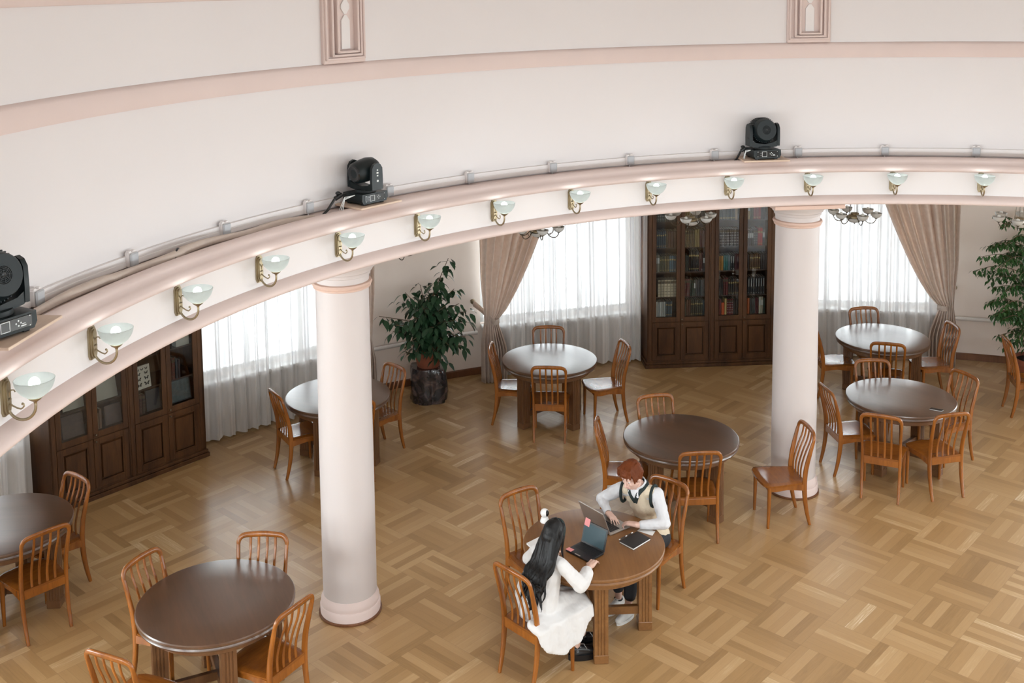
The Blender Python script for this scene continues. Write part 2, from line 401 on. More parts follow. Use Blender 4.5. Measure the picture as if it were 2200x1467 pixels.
# pilasters on the drum: stepped frame with a pale lattice panel of pointed lozenges
def pilaster(a, k):
    t = bpy.data.objects.new('trim_%d' % (k+5), None); COL.objects.link(t); t.location = pol(a, RD-.005, 4.845); t.rotation_euler = (0, 0, R_(a+90)); t['kind'] = 'structure'
    # local: x along the wall, -y... outward from wall (to the room) is +y
    H = .535; w = .23
    m1 = MB(); m1.box(-w, w, -.04, .035, 0, H, bev=.008)
    m1.build('pilaster_backing', M['pink'], t)
    m2 = MB()
    for i, (ww, d) in enumerate(((.215, .055), (.165, .075), (.12, .09))):
        tk = .022
        m2.box(-ww, -ww+tk, .03, d, .03+i*.028, H, bev=.006); m2.box(ww-tk, ww, .03, d, .03+i*.028, H, bev=.006)
        m2.box(-ww, ww, .03, d, .03+i*.028, .03+i*.028+.02, bev=.005)
    m2.build('pilaster_fillet', M['pink'], t)
    m3 = MB(); z = .12
    hh = .285
    while z < H-.05:
        z1 = min(z+hh, H); pts = [(-.045, z+.0), (.045, z+.0), (.045, z1-.05), (0.012, z1-.005), (-.012, z1-.005), (-.045, z1-.05)]
        if z > .13: pts = [(-.012, z+.005), (.012, z+.005), (.045, z+.05), (.045, z1-.05), (.012, z1-.005), (-.012, z1-.005), (-.045, z1-.05), (-.045, z+.05)]
        m3.prism([(x, zz) for x, zz in pts], -.048, -.03, mtx=Matrix.Rotation(R_(90), 4, 'X'))
        z = z1+.0
    m3.build('pilaster_panel', M['frieze'], t)
for k, a in enumerate((139.65, 94.1)): pilaster(a, k)
# baseboard and heating pipe on each pier
bb = 0
for i, (a, b_) in enumerate(wins):
    nx = wins[(i+1) % len(wins)][0]; nx = nx if nx > b_ else nx+360
    if not (60 < b_ < 165 or 60 < nx < 165): continue
    if nx-b_ < 12 and nx-b_ > 10.5 or True:
        mb = MB(); mb.lathe([(RO, 0), (RO-.02, 0), (RO-.022, .085), (RO-.012, .1), (RO, .1)], 12, c=C0, a0=R_(b_-1), a1=R_(nx+1), close=True)
        bb += 1; struct(mb.build('baseboard_%d' % bb, M['base']))
for nm, a0, a1 in (('pier', 112.2, 121.2), ('right', 66, 75.6)):
    mb = MB(); P = [pol(a0+(a1-a0)*k/16, RO-.05, .62) for k in range(17)]; mb.tube(P, .028, 12)
    for a in (a0+1, a1-1): mb.tube([pol(a, RO-.05, .62), pol(a, RO+.01, .62)], .012, 8)
    tag(mb.build('heating_pipe', M['pipe']), 'white heating pipe along the wall '+('behind the large-leaved potted plant' if nm == 'pier' else 'to the right of the right-hand drape'), 'pipe')
# windows
def glass_mat(name, fres=.06, tint=(1, 1, 1)):
    m = bpy.data.materials.new(name); m.use_nodes = True; nt = m.node_tree; nt.nodes.clear()
    out = nt.nodes.new('ShaderNodeOutputMaterial'); tr = nt.nodes.new('ShaderNodeBsdfTransparent'); tr.inputs[0].default_value = (*tint, 1)
    gl = nt.nodes.new('ShaderNodeBsdfGlossy'); gl.inputs['Roughness'].default_value = .02
    mx = nt.nodes.new('ShaderNodeMixShader'); fr = nt.nodes.new('ShaderNodeFresnel'); fr.inputs[0].default_value = 1.45
    nt.links.new(fr.outputs[0], mx.inputs[0]); nt.links.new(tr.outputs[0], mx.inputs[1]); nt.links.new(gl.outputs[0], mx.inputs[2]); nt.links.new(mx.outputs[0], out.inputs[0])
    return m
M['glass'] = glass_mat('window_glass', tint=(.96, .98, .98))
M['cabglass'] = glass_mat('bookcase_glass', tint=(.86, .88, .88))
M['wframe'] = mat('white_window_paint', (.7, .7, .69), .4)
def window(k, a0, a1, z0, z1, r, n_mull=2, transom=None):
    a = (a0+a1)/2; w = 2*r*math.sin(R_((a1-a0)/2))
    t = bpy.data.objects.new('window_%d' % k, None); COL.objects.link(t); t.location = pol(a, r*math.cos(R_((a1-a0)/2))+.12, 0); t.rotation_euler = (0, 0, R_(a-90)); t['kind'] = 'structure'
    m1 = MB(); h = .035
    m1.box(-w/2-.02, w/2+.02, -.04, .04, z0-.01, z0+.07, bev=.005); m1.box(-w/2-.02, w/2+.02, -.04, .04, z1-.07, z1+.01, bev=.005)
    xs = [-w/2+.03+(w-.06)*i/(n_mull) for i in range(n_mull+1)]
    for x in xs: m1.box(x-h, x+h, -.04, .04, z0, z1, bev=.004)
    if transom: m1.box(-w/2, w/2, -.035, .035, transom-.03, transom+.03, bev=.004)
    fo = m1.build('window_frame', M['wframe'], t)
    m2 = MB(); m2.box(-w/2, w/2, -.003, .003, z0, z1); m2.build('pane', M['glass'], fo)
    m3 = MB(); m3.box(-w/2, w/2, -.26, -.03, z0-.05, z0-.005, bev=.008)
    if z0 < 2: m3.build('window_sill', M['wframe'], t)
k = 0
for i, (a0, a1) in enumerate(WIN):
    k += 1; window(k, min(a0, a1), max(a0, a1), ZS, ZH, RO, 3, 2.35)
for a in UPW:
    k += 1; window(k, a-7.2, a+7.2, 5.85, 7.95, RD, 2, 7.3)
t = bpy.data.objects.new('window_%d' % (k+1), None); COL.objects.link(t); t.location = (CX, CY, ZTOP+.6); t['kind'] = 'structure'  # unseen round skylight, added to the dome to go with the overhead fill
mb = MB(); mb.lathe([(1.62, 0), (1.74, 0), (1.74, .1), (1.62, .1)], 64, close=True)
for q in range(4): mb.box(-1.66, 1.66, -.03, .03, .02, .08, mtx=Matrix.Rotation(PI/4*q, 4, 'Z'))
fo = mb.build('window_frame', M['wframe'], t); mb = MB(); mb.lathe([(.001, .05), (1.66, .05)], 64); mb.build('pane', M['glass'], fo)
# ------------------------------------------------------------------ radiators below the windows
def radiator(a, label):
    t = thing('radiator', label, 'radiator', pol(a, RO-.075, 0), R_(a-90), 'radiators under the windows')
    n = 14; p = .098
    for i in range(n):
        x = (i-(n-1)/2)*p; m1 = MB()
        m1.box(x-.036, x+.036, -.045, .045, .13, .60, bev=.02)
        m1.build('radiator_section', M['rad'], t)
    m2 = MB(); m2.tube([(-.72, 0, .17), (.72, 0, .17)], .02, 8); m2.tube([(-.72, 0, .56), (.72, 0, .56)], .02, 8)
    for x in (-.5, .5): m2.box(x-.02, x+.02, -.03, .03, 0, .14)
    m2.build('radiator_pipe', M['rad'], t)
for a, l in ((105.9, 'ribbed radiator under the middle window behind the sheer curtain'), (82.5, 'ribbed radiator under the right window behind the sheer curtain'),
             (127.4, 'ribbed radiator under the window left of the left column')): radiator(a, l)
# ------------------------------------------------------------------ sheers and drapes
def sheer_mat():
    m = bpy.data.materials.new('white_sheer_voile'); m.use_nodes = True; nt = m.node_tree; nt.nodes.clear()
    out = nt.nodes.new('ShaderNodeOutputMaterial'); tr = nt.nodes.new('ShaderNodeBsdfTransparent'); tl = nt.nodes.new('ShaderNodeBsdfTranslucent'); df = nt.nodes.new('ShaderNodeBsdfDiffuse')
    tl.inputs[0].default_value = (.35, .35, .37, 1); df.inputs[0].default_value = (.9, .885, .87, 1)
    m1 = nt.nodes.new('ShaderNodeMixShader'); m1.inputs[0].default_value = .78; nt.links.new(tl.outputs[0], m1.inputs[1]); nt.links.new(df.outputs[0], m1.inputs[2])
    lw = nt.nodes.new('ShaderNodeLayerWeight'); lw.inputs[0].default_value = .5
    mp = nt.nodes.new('ShaderNodeMapRange'); mp.inputs[2].default_value = .42; mp.inputs[3].default_value = .62; mp.inputs[4].default_value = .97; nt.links.new(lw.outputs['Facing'], mp.inputs[0])
    m2 = nt.nodes.new('ShaderNodeMixShader'); nt.links.new(mp.outputs[0], m2.inputs[0]); nt.links.new(tr.outputs[0], m2.inputs[1]); nt.links.new(m1.outputs[0], m2.inputs[2])
    nt.links.new(m2.outputs[0], out.inputs[0]); return m
M['sheer'] = sheer_mat()
def drape_mat():
    m, nt, b, out = new_mat('taupe_damask')
    tc = nt.nodes.new('ShaderNodeTexCoord'); n = nt.nodes.new('ShaderNodeTexNoise'); n.inputs['Scale'].default_value = 16; n.inputs['Detail'].default_value = 3
    nt.links.new(tc.outputs['Object'], n.inputs['Vector']); cr = nt.nodes.new('ShaderNodeValToRGB')
    cr.color_ramp.elements[0].position = .42; cr.color_ramp.elements[1].position = .58
    cr.color_ramp.elements[0].color = (.60, .54, .48, 1); cr.color_ramp.elements[1].color = (.68, .62, .565, 1)
    nt.links.new(n.outputs[0], cr.inputs[0]); nt.links.new(cr.outputs[0], b.inputs['Base Color']); b.inputs['Roughness'].default_value = .7
    tl = nt.nodes.new('ShaderNodeBsdfTranslucent'); tl.inputs[0].default_value = (.95, .76, .64, 1)
    mx = nt.nodes.new('ShaderNodeMixShader'); mx.inputs[0].default_value = .38; nt.links.new(b.outputs[0], mx.inputs[1]); nt.links.new(tl.outputs[0], mx.inputs[2]); nt.links.new(mx.outputs[0], out.inputs[0])
    return m
M['drape'] = drape_mat()
def sheer(a0, a1, label):
    n = 340; mb = MB(); rng = random.Random(int(a0)); nz = 9
    ph = [rng.uniform(0, 6) for _ in range(4)]; vs = []
    zs = [ZC-.002, 2.9, 2.2, 1.6, 1.1, .7, .4, .15, .03]
    for iz, z in enumerate(zs):
        for i in range(n+1):
            t = i/n; s = t*(a1-a0)
            w = t*2*PI*13+1.6*math.sin(t*9+ph[0])+.25*math.sin(z*1.3+ph[2])
            d = .042*math.sin(w)+.014*math.sin(2.3*w+ph[1]+z*.5)
            vs.append(pol(a0+s, RS+d*(1 if z < 3.3 else .6), z+(.006*math.sin(w*1.7) if iz == nz-1 else 0)))
    fs = [(r*(n+1)+i, r*(n+1)+i+1, (r+1)*(n+1)+i+1, (r+1)*(n+1)+i) for r in range(nz-1) for i in range(n)]
    mb.add(vs, fs); return tag(mb.build('sheer_curtain', M['sheer'], smooth=180), label, 'curtain')
sheer(112.0, 99.4, 'white sheer curtain across the middle window, between the drape and the large bookcase')
sheer(89.0, 75.6, 'white sheer curtain across the right window, beside the right column')
sheer(121.2, 133.9, 'white sheer curtain across the window left of the left column')
sheer(144.6, 157.5, 'white sheer curtain at the far left edge beside the bookcase')
def drape(aw, sgn, label, knob_label):
    """aw: angle at the pier side; the inner edge lies at aw - sgn*width"""
    t = thing('drape', label, 'curtain', (0, 0, 0))
    mb = MB(); n = 150; zs = [ZC-.002-(ZC-.902)*k/26 for k in range(27)]+[.88, .84]+[.80-.79*k/9 for k in range(10)]
    vs = []
    for z in zs:
        if z > .88:
            s = (z-.88)/2.54; wi = 1.25+6.3*s**.72; wo = .25*(1-min(1, s*4)); amp = .014+.045*min(1, s*2.2)
        else:
            s = (.88-z)/.88; wi = 1.25+.75*min(1, s*2.2); wo = .25*(1-min(1, s*3)); amp = .014+.03*min(1, s*2)
        for i in range(n+1):
            u = i/n; u2 = u+.012*math.sin(u*40)
            a = aw-sgn*(wo+(wi-wo)*u2); fold = math.sin(u*2*PI*8+.8*math.sin(u*7+sgn))
            vs.append(pol(a, RS-.14+amp*fold-.03*(1 if z < 1.0 else 0)*math.sin(PI*u), z))
    N = len(zs)
    mb.add(vs, [(r*(n+1)+i, r*(n+1)+i+1, (r+1)*(n+1)+i+1, (r+1)*(n+1)+i) for r in range(N-1) for i in range(n)])
    o = mb.build('drape_cloth', M['drape'], t, smooth=180)
    md = o.modifiers.new('s', 'SOLIDIFY'); md.thickness = .004
    # tie-back band from the knob down round the gathered cloth
    kp = pol(aw+sgn*.0, RO-.07, 1.07); P = [kp+Vector((0, 0, -.01))]
    for f in (.25, .5, .75, 1): P.append(pol(aw-sgn*(.1+.75*f), RO-.07+(RS-.24-RO+.07)*min(1, f*1.1), 1.07-.20*f**.8))
    P.append(pol(aw-sgn*1.15, RS-.22, .865)); P.append(pol(aw-sgn*1.42, RS-.14, .86)); P.append(pol(aw-sgn*1.3, RS-.05, .87)); P.append(pol(aw-sgn*.7, RS-.02, .93)); P.append(pol(aw-sgn*.15, RO-.09, 1.02)); P.append(kp+Vector((0, 0, -.02)))
    Q = []
    for i in range(len(P)-1):
        for f in (0, .33, .66): Q.append(P[i].lerp(P[i+1], f))
    mb = MB(); mb.bar(Q, .012, .075, up=(0, 0, 1)); mb.build('tieback', M['drape'], t, smooth=60)
    # holdback knob
    kt = thing('holdback_knob', knob_label, 'knob', pol(aw, RO, 1.07), R_(aw+90), 'curtain holdback knobs')
    m2 = MB(); m2.lathe([(.001, -.005), (.022, -.005), (.022, .006), (.008, .012), (.008, .035)], 16, mtx=Matrix.Rotation(R_(-90), 4, 'X')); m2.build('knob_stem', M['bronze'], kt)
    m2 = MB(); m2.lathe([(.001, .03), (.025, .034), (.036, .042), (.036, .05), (.026, .058), (.016, .056), (.008, .062), (.001, .062)], 20, mtx=Matrix.Rotation(R_(-90), 4, 'X')); m2.build('knob_head', M['brass'], kt)
drape(112.5, 1, 'taupe damask drape tied back at the left of the middle window', 'dark round curtain knob on the wall right of the large-leaved plant')
drape(75.1, -1, 'taupe damask drape tied back at the right of the right window', 'dark round curtain knob on the wall beside the right-hand drape')
drape(120.9, -1, 'taupe damask drape whose edge shows just left of the left column', 'dark round curtain knob hidden near the left column')
# ------------------------------------------------------------------ columns
def column(x, y, label, a):
    t = thing('column', label, 'column', (x, y, 0), R_(a), 'columns of the rotunda')
    m = MB(); m.lathe([(.001, 0), (.274, 0), (.276, .006), (.276, .016), (.268, .022), (.001, .022)], 64); m.build('wooden_ring', M['base'], t)
    m = MB(); m.lathe([(.001, .02), (.262, .02), (.264, .09), (.258, .103), (.252, .105), (.252, .112), (.256, .125), (.254, .145), (.244, .17), (.235, .19), (.001, .19)], 64); m.build('column_base', M['pink'], t)
    m = MB(); m.lathe([(.001, .185), (.234, .185), (.235, .5), (.234, 1.4), (.229, 2.4), (.227, 2.93), (.001, 2.93)], 64); m.build('shaft', M['colp'], t)
    m = MB(); m.lathe([(.22, 2.925), (.233, 2.93), (.243, 2.935), (.245, 2.945), (.24, 2.952), (.252, 2.958), (.258, 2.972), (.252, 2.986), (.24, 2.99), (.23, 2.992), (.22, 2.992)], 64); m.build('neck_ring', M['pinkdeep'], t)
    m = MB(); m.lathe([(.001, 2.985), (.23, 2.985), (.232, 3.04), (.243, 3.046), (.246, 3.068), (.252, 3.075), (.262, 3.082), (.264, 3.092), (.29, 3.12), (.31, 3.15), (.312, 3.162), (.001, 3.162)], 64); m.build('capital', M['colp'], t)
    m = MB(); m.box(-.37, .37, -.37, .37, 3.160, 3.2, bev=.004) if x > 0 else m.lathe([(.001, 3.16), (.314, 3.16), (.314, 3.2), (.001, 3.2)], 64); m.build('abacus', M['pinkdeep'], t)
column(-1.471, 9.131, 'pale pink round column at left, standing in front of a table', 139.9)
column(3.006, 11.344, 'pale pink round column at right, behind the lone chair', 95.1)

# ------------------------------------------------------------------ sconces
def shade_mat():
    m, nt, b, out = new_mat('milk_glass')
    b.inputs['Base Color'].default_value = (.40, .415, .41, 1); b.inputs['Roughness'].default_value = .3
    tl = nt.nodes.new('ShaderNodeBsdfTranslucent'); tl.inputs[0].default_value = (.70, .73, .72, 1)
    tc = nt.nodes.new('ShaderNodeTexCoord'); n = nt.nodes.new('ShaderNodeTexNoise'); n.inputs['Scale'].default_value = 18; n.inputs['Detail'].default_value = 4; nt.links.new(tc.outputs['Object'], n.inputs[0])
    mr = nt.nodes.new('ShaderNodeMapRange'); mr.inputs[3].default_value = .35; mr.inputs[4].default_value = .65; nt.links.new(n.outputs[0], mr.inputs[0])
    mx = nt.nodes.new('ShaderNodeMixShader'); nt.links.new(mr.outputs[0], mx.inputs[0]); nt.links.new(b.outputs[0], mx.inputs[1]); nt.links.new(tl.outputs[0], mx.inputs[2]); nt.links.new(mx.outputs[0], out.inputs[0])
    return m
M['milk'] = shade_mat()
M['bulb'] = mat('lit_bulb', (1, 1, 1), .3, emit=(.94, 1, .97), es=9)
M['bulboff'] = mat('unlit_bulb', (.75, .74, .70), .25)
def make_sconce():
    # local +y leads from the wall into the room
    t = thing('wall_sconce', '', 'wall lamp', (0, 0, 0), 0, 'sconces round the frieze')
    m = MB(); o8 = [(-.022, -.1), (.022, -.1), (.034, -.075), (.034, .075), (.022, .098), (.0, .104), (-.022, .098), (-.034, .075), (-.034, -.075)]
    o8 = [(x, -z) for x, z in o8]
    RX = Matrix.Rotation(R_(-90), 4, 'X')
    m.prism(o8, -.012, .012, mtx=RX); m.prism([(x*.78, z*.88) for x, z in o8], .01, .022, mtx=RX); m.prism([(x*.55, z*.78) for x, z in o8], .02, .029, mtx=RX)
    m.build('back_plate', M['brass'], t)
    m = MB(); P = []
    for k in range(15):
        a = R_(185+k*180/14*.98); P.append((0, .092+.075*math.cos(a), -.042+.078*math.sin(a)))
    P = [(0, .02, .0), (0, .02, -.02)]+P[1:]+[(0, .166, -.022)]
    m.tube(P, .0075, 10); m.tube([(0, .02+.028*math.sin(x), -.015-.028+.028*math.cos(x)) for x in [0, .01]], .004, 6)
    q = [(0, .028+.02*k, -.035-.016*k+.0022*k*k) for k in range(4)]+[(0, .098, -.056), (0, .106, -.046), (0, .104, -.036), (0, .098, -.036)]
    m.tube(q, .0042, 8); m.ell((0, .098, -.036), (.007, .007, .007), nu=8, nv=6)
    q2 = [(0, .026, -.005), (0, .03, .02), (0, .042, .036), (0, .056, .036), (0, .062, .026)]; m.tube(q2, .0035, 8)
    m.lathe([(.012, -.018), (.018, -.014), (.012, -.008)], 12, c=(0, .022, 0)); m.lathe([(.0075, -.03), (.010, -.022), (.03, -.008), (.036, .0), (.001, .0)], 20, c=(0, .166, 0))
    m.build('arm', M['brass'], t)
    m = MB(); prof = [(.025, .0), (.045, .008), (.068, .026), (.086, .050), (.096, .075), (.100, .096), (.097, .098), (.093, .075), (.083, .052), (.065, .03), (.043, .012), (.02, .006)]
    m.lathe(prof, 40, c=(0, .166, 0)); m.build('glass_shade', M['milk'], t, smooth=60)
    m = MB(); m.ell((0, .166, .076), (.028, .028, .030), nu=20, nv=14); m.lathe([(.013, .006), (.014, .04)], 12, c=(0, .166, 0)); m.build('bulb', M['bulb'], t)
    return t
sc0 = make_sconce(); first = True
SCA = [175.48, 167.64, 159.5, 151.48, 143.45, 135.23, 127.21, 119.11, 111.04, 102.98, 95.02, 86.86, 78.81]
names = ['cropped by the left edge of the photo', 'second from the left edge', 'third from the left edge', 'fourth from the left edge', 'just left above the left column', 'just right of the left column capital', 'above the large-leaved plant', 'above the tied drape', 'above the middle window', 'above the left end of the large bookcase', 'right above the right column', 'above the chandelier by the right window', 'rightmost of the row']
for a, nm in zip(SCA, names):
    lab = 'lit milk-glass bowl wall sconce on the frieze, '+nm
    if first: sc0.location = pol(a, RF, 3.43); sc0.rotation_euler = (0, 0, R_(a+90)); sc0['label'] = lab; first = False
    else: dup(sc0, pol(a, RF, 3.43), R_(a+90), lab)
# ------------------------------------------------------------------ trunking, junction boxes, hose
mb = MB(); mb.lathe([(RD+.01, 3.650), (RD-.028, 3.650), (RD-.03, 3.684), (RD-.026, 3.687), (RD-.026, 3.722), (RD+.01, 3.724)], 200, c=C0, a0=R_(60), a1=R_(186), close=True)
tag(mb.build('cable_trunking', M['trunk']), 'white plastic cable trunking running along the foot of the drum wall', 'trunking')
BXA = [168.1, 160.02, 151.57, 143.63, 135.75, 127.66, 119.27, 111.46, 103.07, 94.98, 86.87, 78.73]
bxn = ['half hidden behind the leftmost stage light', 'second from the left edge', 'third from the left', 'just left of the middle stage light', 'just right of the middle stage light', 'above the large-leaved plant', 'above the drape', 'above the middle window', 'left of the right stage light', 'right of the right stage light', 'second from the right edge', 'nearest the right edge']
def make_box():
    t = thing('junction_box', '', 'junction box', (0, 0, 0), 0, 'junction boxes on the trunking')
    m = MB(); m.box(-.041, .041, -.005, .034, -.05, .05, bev=.006); m.tube([(0, .015, -.05), (0, .015, -.10)], .008, 8)
    for x in (-.022, .022): m.box(x-.012, x+.012, .0, .03, .045, .058, bev=.003)
    m.build('box_body', M['trunk'], t)
    m = MB(); m.box(-.040, .040, .033, .052, -.048, .045, bev=.009); m.build('box_lid', M['grey'], t)
    return t
bx0 = None
for a, nm in zip(BXA, bxn):
    lab = 'small square grey junction box on the wall trunking, '+nm
    if bx0 is None: bx0 = make_box(); bx0.location = pol(a, RD-.02, 3.70); bx0.rotation_euler = (0, 0, R_(a+90)); bx0['label'] = lab
    else: dup(bx0, pol(a, RD-.02, 3.70), R_(a+90), lab)
mb = MB(); P = []
for k in range(60):
    a = 176-32*k/59; P.append(pol(a, 6.40+.010*math.sin(k*.5)-.02*(1 if 157 < a < 163 else 0), 3.664+.006*math.sin(k*.37)-.03*max(0, (k-44)/14)))
mb.tube(P, lambda q: .029+.004*math.sin(q*23), 10)
tag(mb.build('conduit_hose', M['hose'], smooth=60), 'lumpy beige conduit lying in the gutter behind the cornice at left', 'conduit')
mb = MB(); P = [pol(158.0-1.9*t, 6.33+.10*t, 3.60+.115*math.sin(PI*min(1, t*1.0))-.03*t) for t in [k/12 for k in range(13)]]
mb.tube(P, .008, 8); tag(mb.build('cable_loop', M['black']), 'short black cable looping out of the gutter at left', 'cable')
# ------------------------------------------------------------------ moving head stage lights on boards
def board(a, label, zr, w, d, rot):
    m = MB(); m.box(-w/2, w/2, -d/2, d/2, 0, .016, bev=.002)
    o = m.build('wooden_board', M['ply'], loc=pol(a, 6.345, zr), rotz=R_(a+90)+rot); tag(o, label, 'board', 'boards under the stage lights'); return o
def fixture(a, r, z, rot, label, kind, tilt, sc_=1.0):
    t = thing('moving_head_light', label, 'stage light', pol(a, r, z), R_(a+90)+rot, 'stage lights on the cornice')
    # local: front panel looks to +y
    m = MB()
    for x in (-.095, .095):
        for y in (-.085, .085): m.box(x-.018, x+.018, y-.018, y+.018, 0, .016, bev=.003)
    m.build('foot', M['black'], t)
    m = MB(); zb = .014
    prof = [(-.125, zb), (.125, zb), (.142, zb+.03), (.138, zb+.082), (-.138, zb+.082), (-.142, zb+.03)]
    m.prism([(x, -zz) for x, zz in prof], -.12, .12, mtx=Matrix.Rotation(R_(-90), 4, 'X'))
    m.lathe([(.001, zb+.08), (.09, zb+.08), (.085, zb+.104), (.001, zb+.104)], 28)
    b = m.build('base', M['fixt'], t)
    m = MB(); m.box(-.112, .112, .119, .124, zb+.014, zb+.072, bev=.002); m.build('control_panel', M['blackg'], b)
    m = MB()
    x0, x1, z0, z1 = -.058, -.008, zb+.018, zb+.068
    for q in ((x0, x1, z0, z0+.003), (x0, x1, z1-.003, z1), (x0, x0+.003, z0, z1), (x1-.003, x1, z0, z1)): m.box(-q[1], -q[0], .1235, .1255, q[2], q[3])
    for dx, dz in ((0, .012), (0, -.012), (.013, 0), (-.013, 0)): m.ell((-.038+dx, .124, zb+.044+dz), (.0045, .002, .0045), nu=10, nv=6)
    if kind != 'b': m.box(-.078, -.05, .1235, .1255, zb+.026, zb+.031); m.box(-.074, -.056, .1235, .1255, zb+.036, zb+.039)
    for x in (-.1, .1):
        for zz in (zb+.02, zb+.066): m.ell((x, .124, zz), (.0035, .002, .0035), nu=8, nv=5)
    for zz in (zb+.033, zb+.053): m.ell((.07, .124, zz), (.003, .002, .003), nu=8, nv=5)
    m.build('panel_marking', M['print'], b)
    # yoke
    YR = Matrix.Rotation(PI/2, 4, 'Z') if kind == 'b' else Matrix.Identity(4)
    m = MB(); yw = .155; zt = .345 if kind != 'b' else .35
    dy = .058
    for sx in (-1, 1):
        pr = [(-dy, .125), (dy, .125), (dy*1.05, .2), (dy*.98, zt-.045), (dy*.6, zt-.012), (0, zt), (-dy*.6, zt-.012), (-dy*.98, zt-.045), (-dy*1.05, .2)]
        mtx = Matrix.Translation((sx*yw-(.026 if sx > 0 else 0)*1.0+(0 if sx > 0 else 0), 0, 0)) @ Matrix(((0, 0, 1, 0), (1, 0, 0, 0), (0, 1, 0, 0), (0, 0, 0, 1)))
        m.prism(pr, 0, .026, mtx=YR @ mtx)
    curve = [(-yw, .15), (-.125, .118), (-.05, .108), (.05, .108), (.125, .118), (yw, .15), (yw-.02, .185), (.09, .158), (0, .145), (-.09, .158), (-yw+.02, .185)]
    m.prism([(x, -zz) for x, zz in curve], -.055, .055, mtx=YR @ Matrix.Rotation(R_(-90), 4, 'X'))
    y = m.build('yoke', M['fixt'], t)
    m = MB()
    for sx in (-1, 1):
        if kind == 'b':
            for q, (zz, hw) in enumerate(((.285, .006), (.262, .010), (.238, .007))): m.box(sx*(yw+.0005), sx*(yw+.003), -hw, hw, zz, zz+.012, mtx=YR) if sx > 0 else m.box(-yw-.003, -yw-.0005, -hw, hw, zz, zz+.012, mtx=YR)
        m.lathe([(.001, 0), (.01, 0), (.01, .004), (.001, .004)], 12, mtx=YR @ Matrix.Translation((sx*yw if sx > 0 else -yw-.004, 0, .2)) @ Matrix.Rotation(R_(90), 4, 'Y'))
    m.build('yoke_marking', M['print'] if kind == 'b' else M['black'], y)
    # head
    hc = Vector((0, 0, .275)); RT = YR @ Matrix.Translation(hc) @ Matrix.Rotation(R_(tilt), 4, 'X') @ Matrix.Rotation(R_(-90), 4, 'X')   # axis along +y (rear of head faces the camera)
    m = MB()
    if kind == 'b':
        m.lathe([(.001, -.125), (.07, -.125), (.088, -.105), (.098, -.03), (.1, .03), (.088, .09), (.06, .125), (.001, .135)], 36, mtx=RT)
        h = m.build('head', M['fixt'], t, smooth=40)
    else:
        m.lathe([(.001, -.12), (.085, -.12), (.112, -.11), (.118, -.05), (.118, .04), (.108, .055), (.105, .085), (.098, .094), (.001, .094)], 48, mtx=RT)
        h = m.build('head', M['fixt'], t, smooth=40)
        m = MB()
        for q in range(40):
            ang = 2*PI*q/40; m.box(.112, .126, -.0028, .0028, -.09, .035, mtx=RT @ Matrix.Rotation(ang, 4, 'Z'))
        f_ = m.build('cooling_fin', M['fixt'], h); f_['kind'] = 'stuff'
        m = MB()
        for rr in (.014, .022, .030, .038):
            m.lathe([(rr, .093), (rr+.003, .0975), (rr+.006, .093)], 30, mtx=RT)
        for q in range(8): m.box(.008, .042, -.0012, .0012, .0935, .0965, mtx=RT @ Matrix.Rotation(PI/4*q, 4, 'Z'))
        m.lathe([(.001, .094), (.011, .097), (.011, .093)], 20, mtx=RT)
        m.build('fan_grille', M['black'], h)
    m = MB(); m.lathe([(.001, -.118), (.065, -.13), (.075, -.122)], 30, mtx=RT); m.build('lens', M['blackg'], h)
    t.scale = (sc_, sc_, sc_)
    return t
board(138.9, 'pale wooden board on the cornice under the middle stage light', 3.66, .46, .34, R_(1))
board(98.9, 'pale wooden board on the cornice under the right stage light', 3.655, .48, .33, R_(-4))
board(172.7, 'pale wooden board on the cornice under the leftmost stage light', 3.66, .55, .36, R_(2))
fixture(139.2, 6.34, 3.676, R_(0), 'black moving-head stage light seen from the side, above the left column', 'b', 8, 1.0)
fixture(98.9, 6.34, 3.671, R_(2), 'black moving-head stage light with round ribbed head, above the large bookcase', 'r', 8, 1.05)
fixture(173.3, 6.36, 3.676, R_(-22), 'large black moving-head stage light cropped by the left edge of the photo', 'r', 12, 1.13)
for a, lab in ((143.2, 'black power cable running down from the middle stage light into the gutter'), (101.6, 'black power cable with plug beside the right stage light')):
    s = a-(140.7 if a > 120 else 100.2)
    m = MB(); m.tube([pol(a, 6.42, 3.60), pol(a-s*.35, 6.42, 3.66), pol(a-s*.6, 6.41, 3.74), pol(a-s*.8, 6.40, 3.765), pol(a-s, 6.40, 3.76)], .011, 8)
    m.tube([pol(a-s*.62, 6.41, 3.742), pol(a-s*.85, 6.40, 3.768)], .02, 10); m.ell(pol(a-s*.72, 6.405, 3.785), (.022, .022, .015))
    tag(m.build('power_cable', M['black']), lab, 'cable', 'cables of the stage lights')
    m = MB(); rng = random.Random(3)
    for q in range(3):
        m.tube([pol(a-s*.75+q*.1, 6.33-.02*q, 3.62), pol(a-s*.55, 6.30+.02*q, 3.66), pol(a-s*.7, 6.32, 3.74+.01*q), pol(a-s*1.05, 6.30, 3.765)], .0028, 6)
    tag(m.build('safety_wire', M['print']), 'thin pale safety wire hanging beside the '+('middle' if a > 120 else 'right')+' stage light', 'wire', 'safety wires of the stage lights')
